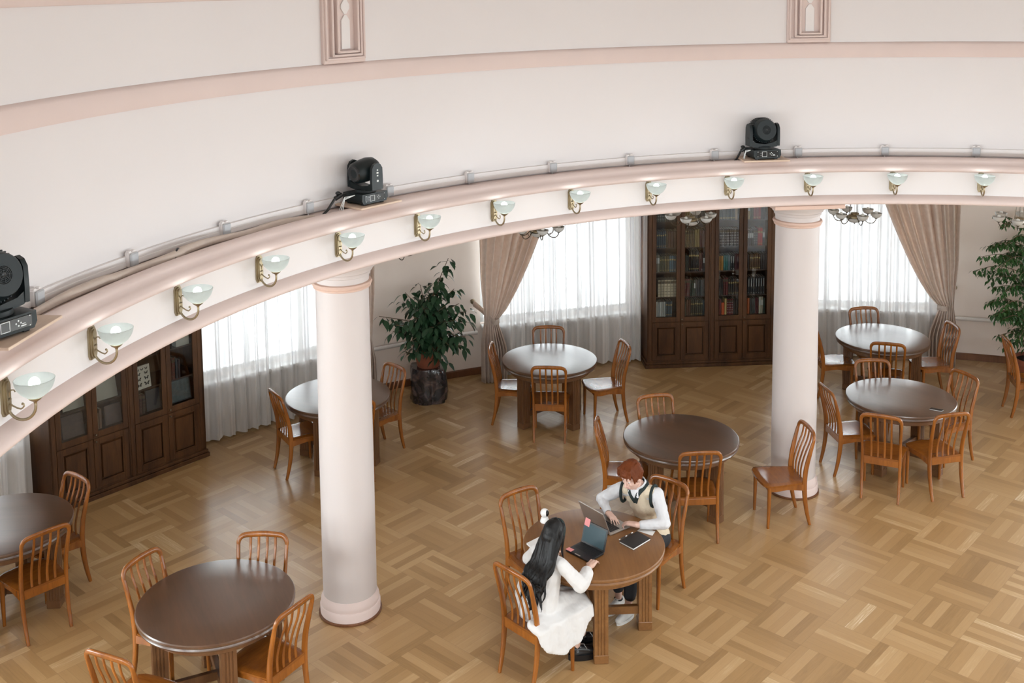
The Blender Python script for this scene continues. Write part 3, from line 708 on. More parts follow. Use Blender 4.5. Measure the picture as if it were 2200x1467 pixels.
# ================================================================== chairs
def smoothpath(P, n=5):
    """Catmull-Rom resample"""
    P = [Vector(p) for p in P]; Q = []
    for i in range(len(P)-1):
        p0 = P[max(i-1, 0)]; p1 = P[i]; p2 = P[i+1]; p3 = P[min(i+2, len(P)-1)]
        for k in range(n):
            t = k/n; Q.append(.5*((2*p1)+(p2-p0)*t+(2*p0-5*p1+4*p2-p3)*t*t+(3*p1-p0-3*p2+p3)*t**3))
    Q.append(P[-1]); return Q
def make_chair():
    t = thing('dining_chair', '', 'chair', group='slat-back wooden dining chairs')
    # seat
    m = MB(); nx, ny = 15, 14; top = []; 
    def hw(v): return .192+.040*min(1, v*1.25)**.8-(.045*max(0, (v-.88)/.12)**2)
    for j in range(ny+1):
        v = j/ny; y = -.195+.435*v
        for i in range(nx+1):
            u = -1+2*i/nx; yy = y+.016*(1-u*u)*(v**3); dz = -.012*max(0, 1-(u*1.15)**2)*max(0, 1-((v-.42)*2.1)**2)
            ez = -.010*max(0, abs(u)-.9)/.1-.008*max(0, v-.93)/.07
            top.append((u*hw(v), yy, .462+dz+ez))
    W_ = nx+1; vs = top+[(x*.985, y, .432) for x, y, z in top]; fs = []
    for j in range(ny):
        for i in range(nx):
            a = j*W_+i; fs.append((a, a+1, a+W_+1, a+W_)); b = a+W_*(ny+1); fs.append((b, b+W_, b+W_+1, b+1))
    O = W_*(ny+1); edge = [i for i in range(W_)]+[j*W_+nx for j in range(1, ny+1)]+[ny*W_+i for i in range(nx-1, -1, -1)]+[j*W_ for j in range(ny-1, 0, -1)]
    for k in range(len(edge)):
        a, b = edge[k], edge[(k+1) % len(edge)]; fs.append((b, a, a+O, b+O))
    m.add(vs, fs); m.build('seat', M['seat'], t, smooth=50)
    # back legs run on into the back posts
    for sx in (-1, 1):
        P = smoothpath([(sx*.186, -.246, 0), (sx*.188, -.212, .14), (sx*.190, -.188, .30), (sx*.191, -.182, .45), (sx*.193, -.196, .60), (sx*.199, -.232, .76), (sx*.2035, -.262, .875)], 5)
        m = MB(); m.bar(P, lambda q: .026+.004*math.sin(PI*min(1, q*1.5)), lambda q: .026+.022*math.sin(PI*min(1, max(0, q*.95+.02)))**.9, up=(0, 1, 0)); m.build('leg', M['chair'], t, smooth=50)
    for sx in (-1, 1):
        m = MB(); m.bar([(sx*.200, .198, 0), (sx*.203, .192, .2), (sx*.204, .188, .435)], lambda q: .026+.014*q, lambda q: .026+.014*q, up=(0, 1, 0)); m.build('leg', M['chair'], t, smooth=50)
    # top rail
    P = smoothpath([(-.2035, -.262, .868), (-.2, -.268, .900), (-.182, -.276, .930), (-.145, -.283, .945), (-.07, -.289, .950), (0, -.291, .952), (.07, -.289, .950), (.145, -.283, .945), (.182, -.276, .930), (.2, -.268, .900), (.2035, -.262, .868)], 5)
    m = MB(); m.bar(P, lambda q: .026+.020*math.sin(PI*q)**.8, lambda q: .026, up=(0, 1, .25)); m.build('top_rail', M['chair'], t, smooth=60)
    for x0, x1 in ((-.100, -.104), (-.034, -.036), (.034, .036), (.100, .104)):
        P = smoothpath([(x0, -.180, .44), (x0, -.176, .52), (x0+(x1-x0)*.3, -.186, .60), (x0+(x1-x0)*.5, -.222, .72), (x1, -.268, .84), (x1, -.287, .935)], 5)
        m = MB(); m.bar(P, lambda q: .021, lambda q: .012, up=(0, 1, 0)); m.build('slat', M['chair'], t, smooth=50)
    # aprons
    m = MB(); m.box(-.178, .178, -.196, -.176, .375, .442, bev=.003); m.build('seat_rail', M['chair'], t)
    for sx in (-1, 1):
        m = MB(); P0 = [(-.178, .440), (.185, .440), (.185, .385), (.12, .378), (0, .392), (-.12, .380), (-.178, .372)]
        m.prism(P0, sx*.196-.009, sx*.196+.009, mtx=Matrix(((0, 0, 1, 0), (1, 0, 0, 0), (0, 1, 0, 0), (0, 0, 0, 1)))); m.build('seat_rail', M['chair'], t)
    m = MB(); P0 = [(-.188, .438), (.188, .438), (.188, .38), (.1, .388), (0, .396), (-.1, .388), (-.188, .38)]
    m.prism([(x, -z) for x, z in P0], .178, .198, mtx=Matrix.Rotation(R_(-90), 4, 'X')); m.build('seat_rail', M['chair'], t)
    return t
CHAIRS = [
 (-0.024, 13.302, 264.0, 'left of the table in front of the middle window'),
 (.445, 13.79, 178.4, 'behind the middle-window table, its back to the sheers'),
 (1.128, 13.319, 104.4, 'pulled out at the right of the table before the middle window'),
 (.434, 12.834, 353.8, 'before the middle-window table, its back to the camera'),
 (1.606, 11.358, 193.1, 'behind the empty dark table in the middle of the hall'),
 (1.122, 10.870, 262, 'left of the empty dark table, just behind the red-haired man'),
 (1.778, 10.440, 3.7, 'in front of the empty dark table, its back to the camera'),
 (3.759, 11.848, 278.0, 'left of the table with the phone, beside the right column'),
 (3.946, 11.264, 335.8, 'at the front left of the table with the phone'),
 (4.524, 11.305, 13.4, 'at the front right of the table with the phone'),
 (4.945, 12.094, 112.3, 'right of the table with the phone'),
 (4.28, 12.40, 179.3, 'behind the table with the phone'),
 (4.875, 14.49, 185.2, 'behind the farthest table, against the right window'),
 (4.25, 14.10, 268, 'left of the farthest table, half hidden by the right column'),
 (5.505, 13.98, 93, 'right of the farthest table, beside the tied drape'),
 (4.765, 13.545, 342.6, 'in front of the farthest table, back to the camera'),
 (-2.45, 11.965, 303.0, 'left of the table behind the left column'),
 (-1.629, 12.453, 134.4, 'between the left column and the large-leaved plant'),
 (-1.843, 11.756, 24.3, 'almost hidden behind the left column'),
 (-4.262, 9.550, 143.4, 'by the carved bookcase, behind the table at the left edge'),
 (-4.161, 8.944, 47.3, 'in front of the table at the left edge, back to the camera'),
 (-2.12, 8.385, 178.0, 'behind the dark oval-looking table at the lower left'),
 (-2.755, 8.185, 244.4, 'at the left of the dark table at the lower left'),
 (-1.875, 7.752, 59.5, 'at the right front of the dark table at the lower left'),
 (-2.695, 7.287, 336.8, 'cut by the bottom edge of the photo at lower left'),
 (.183, 9.165, 216.0, 'empty beside the white table camera, behind the woman'),
 (.161, 8.254, 312.9, 'on which the woman in white sits'),
 (1.223, 9.367, 138.0, 'on which the man in the vest sits'),
 (2.71, 10.715, 97.0, 'standing alone in front of the right column'),
 (6.50, 13.36, 262, 'cut by the right edge of the photo, near the weeping fig'),
]
ch0 = make_chair()
for i, (x, y, a, l) in enumerate(CHAIRS):
    lab = 'orange-brown slat-back chair '+l
    if i == 0: ch0.location = (x, y, 0); ch0.rotation_euler = (0, 0, R_(a)); ch0['label'] = lab
    else: dup(ch0, (x, y, 0), R_(a), lab)

# ================================================================== tables
def make_table(top, leg):
    t = thing('round_table', '', 'table', group='round wooden reading tables')
    m = MB(); m.lathe([(.001, .78), (.30, .78), (.582, .78), (.594, .777), (.6, .769), (.6, .755), (.594, .748), (.588, .744), (.590, .736), (.594, .728), (.590, .716), (.575, .708), (.001, .708)], 96)
    m.build('tabletop', top, t, smooth=35)
    m = MB(); m.lathe([(.515, .71), (.515, .648), (.508, .642), (.485, .642), (.485, .71)], 80, close=True); m.build('apron', leg, t)
    for k in range(4):
        T = Matrix.Rotation(PI/2*k, 4, 'Z') @ Matrix.Translation((.435, 0, 0))
        h = .056; g = .006; sec = []
        def side(): return [(-h, h), (-.030, h), (-.027, h-g), (-.021, h-g), (-.018, h), (-.004, h), (-.001, h-g), (.004, h-g), (.007, h), (.021, h), (.024, h-g), (.030, h-g), (.033, h)]
        for q in range(4):
            c, s_ = math.cos(-PI/2*q), math.sin(-PI/2*q); sec += [(x*c-y*s_, x*s_+y*c) for x, y in side()]
        m = MB(); m.prism(sec, .07, .71, mtx=T); lg = m.build('leg', leg, t)
        m = MB(); m.box(-h-.004, h+.004, -h-.004, h+.004, 0, .075, mtx=T, bev=.005); m.build('foot_block', leg, lg)
    for k in range(2):
        m = MB(); T = Matrix.Rotation(PI/2*k, 4, 'Z'); m.box(-.385, .385, -.022, .022, .13-.0*k, .20, mtx=T, bev=.004); m.build('stretcher', leg, t)
    return t
TAB = [(.44, 13.336, -50, 0, 'round table in front of the middle window, its top shining with daylight'),
 (1.727, 10.946, -44, 0, 'empty dark brown round table right behind the red-haired man'),
 (4.38, 11.974, -47, 0, 'round table with a phone lying on its top'),
 (4.874, 14.042, -28, 0, 'farthest round table, before the right window'),
 (-2.048, 12.21, -19, 0, 'round table partly hidden by the left column'),
 (-4.56, 9.22, 3, 0, 'round table cut off by the left edge of the photo'),
 (-2.326, 7.994, -65, 0, 'dark bare round table at the lower left with four chairs'),
 (.655, 8.808, -87, 1, 'mid-brown round table where the two people sit with laptops')]
tt = [make_table(M['tabd'], M['tableg']), make_table(M['tabl'], M['tabl'])]
used = [0, 0]
for x, y, a, k, lab in TAB:
    if not used[k]: o = tt[k]; o.location = (x, y, 0); o.rotation_euler = (0, 0, R_(a)); o['label'] = lab; used[k] = 1
    else: dup(tt[k], (x, y, 0), R_(a), lab)

# ================================================================== bookcases
BW, BD, BH = .93, .47, 2.92
SH = [.735, 1.022, 1.384, 1.734, 2.114, 2.50]
def bookcase(a, label):
    d = 10.27; loc = Vector((CX+(d)*math.cos(R_(a)), CY+d*math.sin(R_(a)), 0))
    t = thing('bookcase', label, 'bookcase', loc, R_(a-90))          # local -y looks into the room, x to the right
    m = MB()
    m.box(-BW-.03, BW+.03, -.0, BD+.03, 0, .05, bev=.006); m.box(-BW-.018, BW+.018, .012, BD+.03, .05, .088, bev=.008)
    m.build('plinth', M['cab'], t)
    m = MB(); y0, y1 = .03, BD+.03
    m.box(-BW, -BW+.022, y0, y1, .085, BH); m.box(BW-.022, BW, y0, y1, .085, BH)
    m.box(-.012, .012, y0+.03, y1, .085, BH); m.box(-BW, BW, y1-.015, y1, .085, BH)
    m.box(-BW, BW, y0, y1, .085, .11); m.box(-BW, BW, y0+.01, y1, .645, .668); m.box(-BW, BW, y0, y1, BH-.03, BH)
    m.box(-BW, -BW+.07, y0, y0+.03, .085, BH, bev=.004); m.box(BW-.07, BW, y0, y0+.03, .085, BH, bev=.004); m.box(-.04, .04, y0, y0+.03, .085, BH, bev=.005); m.box(-.018, .018, y0-.008, y0+.01, .085, BH, bev=.004)
    m.box(-BW, BW, y0, y0+.03, BH-.09, BH)
    m.build('body', M['cab'], t)
    m = MB(); m.box(-BW-.04, BW+.04, -.02, y1, BH, BH+.05, bev=.012); m.box(-BW-.02, BW+.02, .0, y1, BH-.05, BH, bev=.01); m.build('crown', M['cab'], t)
    for z in SH[1:]:
        for x0, x1 in ((-BW+.022, -.012), (.012, BW-.022)):
            m = MB(); m.box(x0, x1, y0+.05, y1-.015, z-.016, z); m.build('shelf', M['cabin'], t)
    xs = [(-BW+.072, -.452), (-.448, -.042), (.042, .448), (.452, BW-.072)]
    for i, (x0, x1) in enumerate(xs):
        # glazed door
        z0, z1 = .672, BH-.095; s = .058; m = MB(); yf = y0-.004
        m.box(x0, x0+s, yf, yf+.024, z0, z1, bev=.004); m.box(x1-s, x1, yf, yf+.024, z0, z1, bev=.004); m.box(x0+s-.003, x1-s+.003, yf, yf+.024, z0, z0+.066, bev=.004); m.box(x0+s-.003, x1-s+.003, yf, yf+.024, z1-.07, z1, bev=.004)
        dd = m.build('glass_door', M['cab'], t)
        m = MB(); m.box(x0+s-.004, x1-s+.004, yf+.010, yf+.013, z0+.062, z1-.066); m.build('pane', M['cabglass'], dd)
        kx = x1-.02 if i % 2 == 0 else x0+.02
        if i % 2: m = MB(); m.lathe([(.004, 0), (.004, .012), (.011, .018), (.011, .024), (.001, .028)], 14, mtx=Matrix.Translation((kx, yf, z0+.035)) @ Matrix.Rotation(R_(90), 4, 'X')); m.build('knob', M['bronze'], dd)
        # panelled lower door
        z0, z1 = .108, .662; m = MB(); s = .062
        m.box(x0, x0+s, yf, yf+.024, z0, z1, bev=.004); m.box(x1-s, x1, yf, yf+.024, z0, z1, bev=.004); m.box(x0+s-.003, x1-s+.003, yf, yf+.024, z0, z0+s, bev=.004); m.box(x0+s-.003, x1-s+.003, yf, yf+.024, z1-s, z1, bev=.004)
        dd = m.build('panel_door', M['cab'], t)
        m = MB(); X0, X1, Z0, Z1 = x0+s, x1-s, z0+s, z1-s; i1 = .045
        def rect(x0_, x1_, z0_, z1_, y): return [(x0_, y, z0_), (x1_, y, z0_), (x1_, y, z1_), (x0_, y, z1_)]
        vs = rect(X0-.004, X1+.004, Z0-.004, Z1+.004, yf+.030)+rect(X0+.020, X1-.020, Z0+.020, Z1-.020, yf+.030)+rect(X0+i1-.012, X1-i1+.012, Z0+i1-.012, Z1-i1+.012, yf+.004)
        m.add(vs, [(a_, (a_+1) % 4+(a_//4)*4, (a_+1) % 4+(a_//4)*4+4, a_+4) for a_ in range(8)]+[(8, 9, 10, 11)])
        for q in (0, 1):
            m.box(X0, X1, yf+.004, yf+.021, (Z0, Z1-.012)[q], (Z0+.012, Z1)[q]); m.box((X0, X1-.012)[q], (X0+.012, X1)[q], yf+.004, yf+.021, Z0, Z1)
        m.build('raised_panel', M['cab'], dd, smooth=0)
        if i % 2: m = MB(); m.lathe([(.004, 0), (.004, .012), (.010, .017), (.010, .022), (.001, .026)], 14, mtx=Matrix.Translation((kx, yf, z1-.03)) @ Matrix.Rotation(R_(90), 4, 'X')); m.build('knob', M['bronze'], dd)
    return t, xs, loc, R_(a-90)
BC2 = bookcase(94.15, 'tall walnut bookcase with glass doors full of books, behind the right column')
BC1 = bookcase(139.2, 'tall walnut bookcase at left with few books and a butterfly print')
def world(bc, x, y, z):
    t, xs, loc, r = bc; return (loc.x+x*math.cos(r)-y*math.sin(r), loc.y+x*math.sin(r)+y*math.cos(r), z)
BKM = {}
def book_mats(rgb):
    k = tuple(rgb)
    if k not in BKM:
        m, nt, b, out = new_mat('book_cloth_%d' % len(BKM)); c = srgb(*rgb); oi = nt.nodes.new('ShaderNodeObjectInfo'); mr = nt.nodes.new('ShaderNodeMapRange'); mr.inputs[3].default_value = .62; mr.inputs[4].default_value = 1.25
        nt.links.new(oi.outputs['Random'], mr.inputs[0]); hs = nt.nodes.new('ShaderNodeHueSaturation'); hs.inputs['Color'].default_value = c; nt.links.new(mr.outputs[0], hs.inputs['Value']); nt.links.new(hs.outputs[0], b.inputs['Base Color']); b.inputs['Roughness'].default_value = .5
        BKM[k] = m
    return BKM[k]
M['pages'] = mat('book_pages', (.62, .55, .42), .8); M['gold'] = mat('gold_stamping', (.45, .33, .13), .4, .5); M['silverst'] = mat('pale_stamping', (.62, .60, .56), .5)
BKME = {}
def book_mesh(w, d, h, rgb, style):
    key = (round(w, 4), d, h, tuple(rgb), style)
    if key in BKME: return BKME[key]
    m = MB()
    m.box(-w/2, w/2, .004, d, 0, h, mi=0) if style == 'box' else None
    if style != 'box':
        m.prism([(-w/2, .007), (-w/2+.002, .003), (-w/4, .0), (w/4, 0), (w/2-.002, .003), (w/2, .007), (w/2, d), (w/2-.0025, d), (w/2-.0025, .008), (-w/2+.0025, .008), (-w/2+.0025, d), (-w/2, d)], 0, h, 0)
        m.box(-w/2+.0025, w/2-.0025, .007, d-.004, .004, h-.004, mi=1)
    if style in ('bands', 'bandsdark'):
        for f in (.14, .3, .46, .62, .78): m.box(-w/2+.004, w/2-.004, -.0015, .002, h*f, h*f+.005, mi=2 if style == 'bandsdark' else 3)
        m.box(-w/2+.001, w/2-.001, -.0012, .002, h*.8, h*.93, mi=3)
    elif style == 'label': m.box(-w/2+.002, w/2-.002, -.001, .001, h*.5, h*.82, mi=2)
    elif style == 'stamp':
        m.box(-w/2+.003, w/2-.003, -.001, .001, h*.72, h*.8, mi=2); m.box(-w/2+.003, w/2-.003, -.001, .001, h*.1, h*.13, mi=2)
    elif style == 'bar': m.box(-.003, .003, -.001, .001, h*.45, h*.9, mi=2); m.ell((0, 0, h*.1), (.004, .001, .004), nu=6, nv=4, mi=2)
    tone = M['gold'] if style in ('bands', 'stamp') else M['silverst']
    o = m.build('book', [book_mats(rgb), M['pages'], tone, M['bronze']], smooth=0)
    BKME[key] = o.data; bpy.data.objects.remove(o); return BKME[key]
ORD = ['first', 'second', 'third', 'fourth', 'fifth', 'sixth', 'seventh', 'eighth', 'ninth', 'tenth', 'eleventh', 'twelfth', 'thirteenth', 'fourteenth', 'fifteenth']
def shelf_books(bc, door, shelf, runs, x_off, shelfname, doorname, bcname):
    t, xs, loc, r = bc; x = xs[door][0]+.045+x_off; xe = xs[door][1]-.01; n = 0; rng = random.Random(door*10+shelf)
    for cnt, w, h, nm, rgb, style in runs:
        for q in range(cnt):
            if x+w > xe or n >= 15: return
            hh = round(h+(rng.uniform(-.006, .006) if style in ('plain', 'stamp') else 0), 3); o = bpy.data.objects.new('book', book_mesh(w-.002, .16, hh, rgb, style)); COL.objects.link(o)
            o.location = world(bc, x+w/2, .075+rng.uniform(0, .006), SH[shelf]+.0005); o.rotation_euler = (0, 0, r)
            tag(o, '%s book, %s from left, %s shelf, %s glass door of %s' % (nm, ORD[n], shelfname, doorname, bcname), 'book', 'books behind the glass of '+bcname)
            x += w+.0012; n += 1
SN = ['lowest', 'second', 'third', 'fourth', 'fifth', 'sixth']; DN = ['first', 'second', 'third', 'fourth']
CR = (205, 188, 158); DK = (38, 40, 44)
SHELVES2 = {
 (0, 0): (.02, [(5, .027, .215, 'white-striped', (205, 203, 196), 'plain'), (3, .03, .22, 'slate blue', (62, 78, 86), 'stamp')]),
 (0, 1): (.045, [(6, .045, .245, 'cream banded', CR, 'bands')]),
 (0, 2): (0, [(2, .035, .25, 'light grey', (150, 140, 122), 'label'), (6, .022, .23, 'olive tan', (98, 90, 62), 'stamp'), (4, .030, .23, 'steel blue', (66, 96, 110), 'stamp')]),
 (0, 3): (0, [(1, .024, .24, 'dull red', (110, 52, 40), 'plain'), (5, .027, .24, 'dark slate', (52, 62, 70), 'stamp'), (1, .022, .235, 'tan', (120, 96, 70), 'plain'), (3, .040, .235, 'reddish brown', (98, 60, 42), 'plain'), (1, .022, .245, 'cream', (196, 178, 150), 'plain')]),
 (0, 4): (0, [(9, .032, .25, 'grey-patterned', (92, 88, 76), 'bandsdark')]),
 (1, 0): (.0, [(1, .022, .235, 'pale blue', (98, 124, 130), 'plain'), (1, .026, .21, 'khaki', (84, 78, 58), 'plain'), (2, .03, .23, 'rusty brown', (104, 62, 36), 'plain'), (6, .028, .225, 'dark olive', (62, 58, 44), 'stamp'), (1, .028, .22, 'teal', (38, 66, 76), 'plain')]),
 (1, 1): (.01, [(2, .044, .25, 'brick red', (106, 46, 38), 'bands'), (2, .026, .23, 'dark green', (46, 62, 44), 'plain'), (1, .024, .23, 'white-labelled green', (60, 72, 52), 'label'), (4, .032, .235, 'charcoal', (60, 62, 62), 'plain'), (1, .018, .24, 'beige', (158, 148, 128), 'plain')]),
 (1, 2): (0, [(3, .026, .235, 'slate green', (64, 72, 66), 'plain'), (5, .028, .30, 'tall black', (26, 25, 26), 'stamp'), (2, .026, .27, 'maroon', (78, 38, 34), 'plain'), (1, .03, .23, 'near-black', (32, 32, 32), 'label')]),
 (1, 3): (0, [(6, .026, .24, 'beige banded', (128, 106, 74), 'bands'), (2, .034, .255, 'golden tan', (146, 122, 70), 'plain'), (3, .034, .24, 'maroon brown', (92, 50, 42), 'plain')]),
 (1, 4): (0, [(5, .035, .22, 'yellowish', (158, 126, 60), 'bands'), (4, .035, .25, 'brown', (60, 42, 34), 'stamp')]),
 (2, 0): (0, [(2, .034, .22, 'dark red', (96, 26, 26), 'plain'), (1, .044, .18, 'bright orange', (206, 84, 34), 'plain'), (1, .030, .23, 'pale yellow', (206, 178, 116), 'plain'), (3, .030, .225, 'red chequered', (136, 48, 52), 'bandsdark'), (2, .03, .22, 'dark brown', (52, 42, 34), 'plain')]),
 (2, 1): (0, [(3, .03, .235, 'dark brown', (52, 42, 38), 'plain'), (2, .034, .25, 'deep red', (104, 34, 32), 'bands'), (5, .03, .235, 'grey-brown', (72, 62, 56), 'stamp')]),
 (2, 2): (0, [(1, .018, .25, 'off-white', (190, 172, 140), 'plain'), (2, .035, .215, 'ochre', (178, 124, 52), 'plain'), (2, .032, .215, 'teal', (44, 98, 92), 'plain'), (1, .034, .215, 'blue-grey', (110, 132, 138), 'plain'), (2, .03, .225, 'white-lettered black', (34, 36, 36), 'bar'), (2, .032, .235, 'burgundy', (98, 40, 48), 'plain')]),
 (2, 3): (0, [(9, .033, .25, 'dark grey red-ticked', (62, 56, 56), 'bandsdark')]),
 (2, 4): (0, [(7, .035, .255, 'bottle green', (50, 62, 58), 'stamp'), (1, .036, .25, 'light tan', (150, 118, 84), 'plain')]),
 (3, 0): (0, [(2, .034, .235, 'orange', (176, 86, 38), 'plain'), (3, .026, .225, 'black-green', (32, 42, 34), 'plain'), (2, .024, .23, 'maroon', (90, 36, 38), 'plain'), (2, .031, .245, 'white black-banded', (192, 184, 160), 'label'), (1, .03, .225, 'dark green', (34, 60, 48), 'plain')]),
 (3, 1): (0, [(8, .035, .255, 'black white-barred', (26, 27, 29), 'bar')]),
 (3, 2): (0, [(2, .03, .22, 'dark brown', (50, 38, 32), 'plain'), (5, .03, .225, 'gilt brown', (92, 62, 36), 'stamp'), (3, .032, .225, 'umber', (50, 36, 32), 'plain')]),
 (3, 3): (0, [(4, .027, .22, 'black', (30, 30, 32), 'label'), (2, .03, .235, 'black and white', (82, 80, 76), 'bandsdark'), (2, .034, .25, 'bright red', (176, 36, 32), 'stamp'), (1, .03, .23, 'black', (28, 28, 30), 'label')]),
 (3, 4): (0, [(2, .028, .25, 'yellow-brown', (162, 126, 62), 'label'), (2, .024, .235, 'olive', (84, 76, 48), 'plain'), (3, .035, .25, 'crimson', (150, 38, 46), 'stamp'), (3, .028, .24, 'dark plum', (58, 40, 42), 'plain')]),
}
for (d, s), (xo, runs) in SHELVES2.items(): shelf_books(BC2, d, s, runs, xo, SN[s], DN[d], 'the big bookcase')
# left bookcase: sparse contents
shelf_books(BC1, 2, 0, [(1, .024, .2, 'worn tan', (120, 72, 50), 'plain'), (1, .034, .23, 'dark red', (70, 34, 30), 'bands'), (1, .034, .225, 'dark brown', (52, 36, 32), 'bands')], .024, 'lowest', 'third', 'the left bookcase')
shelf_books(BC1, 3, 1, [(1, .03, .235, 'worn brown', (84, 48, 36), 'plain'), (1, .045, .25, 'thick red-brown', (112, 58, 40), 'bands'), (1, .034, .235, 'grey', (74, 74, 78), 'plain'), (1, .03, .22, 'plum', (60, 44, 44), 'plain')], .024, 'second', 'fourth', 'the left bookcase')
shelf_books(BC1, 1, 0, [(1, .030, .18, 'pale tan', (150, 118, 86), 'plain'), (1, .032, .22, 'light brown', (136, 98, 70), 'plain')], .024, 'lowest', 'second', 'the left bookcase')
def flat_item(name, bc, x, y, z, w, h, th, mats, label, cat, lean=8, extra=None, yaw=0):
    m = MB(); m.box(-w/2, w/2, 0, th, 0, h, mi=0, bev=.0015)
    if extra: extra(m, w, h)
    o = m.build(name, mats); o.location = world(bc, x, y, z); o.rotation_euler = Euler((R_(-lean), 0, bc[3]+R_(yaw)), 'XYZ'); return tag(o, label, cat)
def flyfix(m, w, h):
    # shapes laid flat on the front face (y = 0)
    for zz, xs_, s in ((.84, (-.26, 0, .27), .020), (.66, (-.24, .24), .027), (.44, (-.24, .24), .033), (.20, (-.24, .24), .037)):
        for xx in xs_:
            cx, cz = xx*w, zz*h
            for sx in (-1, 1):
                P = [(0, -.1), (.5, .5), (.95, .55), (.85, .1), (.5, -.02), (.7, -.3), (.45, -.6), (.12, -.35)]
                vs = [(cx+sx*a*s, y, cz+b*s) for y in (-.0015, .0005) for a, b in P]; n = 8
                m.add(vs, [tuple(range(n)), tuple(range(2*n-1, n-1, -1))]+[(j, (j+1) % n, n+(j+1) % n, n+j) for j in range(n)], mi=1)
M['print_bg'] = mat('cream_print', (.62, .55, .45), .6); M['ink'] = mat('black_ink', (.012, .012, .012), .6)
M['dkfolder'] = mat('dark_grey_folder', (.035, .036, .04), .45); M['brownboard'] = mat('brown_book_board', (.10, .06, .045), .6, vary=.3, vscale=20)
M['engr'] = mat('grey_engraving', (.10, .115, .11), .5, vary=.6, vscale=25); M['palesheet'] = mat('pale_sheet', (.42, .38, .31), .7, vary=.15, vscale=6)
xs = BC1[1]; cx_ = lambda d: (xs[d][0]+xs[d][1])/2
flat_item('butterfly_print', BC1, cx_(2)-.05, .08, SH[1]+.003, .205, .26, .03, [M['print_bg'], M['ink']], 'cream box print of nine black butterflies standing in the left bookcase', 'picture', 6, flyfix, 6)
flat_item('folder', BC1, cx_(2)+.075, .10, SH[0]+.003, .17, .235, .03, [M['dkfolder']], 'large dark grey folder standing below the butterfly print', 'folder', 5)
flat_item('framed_engraving', BC1, cx_(3), .085, SH[0]+.003, .29, .26, .015, [M['dkfolder'], M['engr']], 'dark framed engraving behind the fourth glass door of the left bookcase', 'picture', 8, lambda m, w, h: m.box(-w/2+.015, w/2-.015, -.002, .002, .015, h-.015, mi=1))
flat_item('print_sheet', BC1, cx_(1), .12, SH[1]+.004, .30, .27, .006, [M['palesheet']], 'large pale sheet leaning behind the second glass door of the left bookcase', 'print', 12)
flat_item('large_book', BC1, cx_(1)+.075, .09, SH[0]+.004, .19, .21, .03, [M['brownboard']], 'large brown book facing out, lowest shelf, second door of the left bookcase', 'book', 8)
flat_item('large_book', BC1, cx_(0)+.02, .08, SH[0]+.004, .24, .24, .03, [M['brownboard']], 'large dark book facing out behind the first glass door of the left bookcase', 'book', 8)
flat_item('print_sheet', BC1, cx_(0)+.05, .12, SH[1]+.004, .24, .25, .006, [M['palesheet']], 'pale sheet behind the first glass door of the left bookcase', 'print', 10)
flat_item('document_file', BC1, cx_(3)+.05, .08, SH[2]+.004, .17, .24, .09, [M['palesheet']], 'beige document box on the third shelf, fourth door of the left bookcase', 'box file', 0)

# ================================================================== chandeliers
def make_chandelier():
    t = thing('chandelier', '', 'chandelier', group='chandeliers of the gallery')
    zb = 0.0   # local zero = finial tip
    m = MB(); m.lathe([(.001, 0), (.004, .004), (.008, .012), (.016, .016), (.02, .02), (.001, .022)], 16); m.build('finial', M['bronze'], t)
    m = MB(); m.lathe([(.015, .02), (.06, .03), (.09, .052), (.105, .08), (.1, .082), (.085, .058), (.05, .036), (.012, .026)], 36); m.build('centre_bowl', M['milkoff'], t)
    m = MB(); m.lathe([(.001, .08), (.085, .082), (.088, .105), (.075, .112), (.05, .125), (.055, .14), (.03, .15), (.001, .152)], 32); m.build('hub', M['brass'], t)
    for k in range(3):
        m = MB(); a = 2*PI*k/3+.3; m.tube([(.07*math.cos(a), .07*math.sin(a), .11), (.012*math.cos(a), .012*math.sin(a), .48), (0, 0, .56)], .0035, 8); m.build('rod', M['bronze'], t)
    m = MB(); m.lathe([(.001, .55), (.012, .55), (.012, .60), (.006, .61), (.006, ZC-2.44-.03), (.05, ZC-2.44-.02), (.055, ZC-2.44), (.001, ZC-2.44)], 20); m.build('canopy_stem', M['bronze'], t)
    for k in range(6):
        a = 2*PI*k/6+.25; ca, sa = math.cos(a), math.sin(a)
        P = smoothpath([(.08, 0, .10), (.115, 0, .075), (.14, 0, .045), (.18, 0, .028), (.225, 0, .036), (.252, 0, .07), (.257, 0, .09)], 4)
        m = MB(); m.tube([(x*ca, x*sa, z) for x, y, z in P], .005, 8); Q = [(.135, 0, .05), (.15, 0, .058), (.158, 0, .072), (.15, 0, .08)]; m.tube([(x*ca, x*sa, z) for x, y, z in Q], .003, 6)
        m.lathe([(.006, -.012), (.028, .004), (.001, .004)], 14, c=(.257*ca, .257*sa, .098)); ar = m.build('arm', M['bronze'], t)
        m = MB(); m.lathe([(.02, .10), (.045, .11), (.065, .135), (.072, .162), (.069, .163), (.06, .138), (.04, .116), (.018, .105)], 28, c=(.257*ca, .257*sa, 0)); m.build('glass_shade', M['milkoff'], ar)
        m = MB(); m.ell((.257*ca, .257*sa, .158), (.024, .024, .028), nu=14, nv=10); m.lathe([(.010, .105), (.010, .14)], 10, c=(.257*ca, .257*sa, 0)); m.build('bulb', M['bulboff'], ar)
    return t
M['milkoff'] = mat('frosted_glass_unlit', (.60, .60, .58), .35, vary=.08, vscale=12)
ch = make_chandelier()
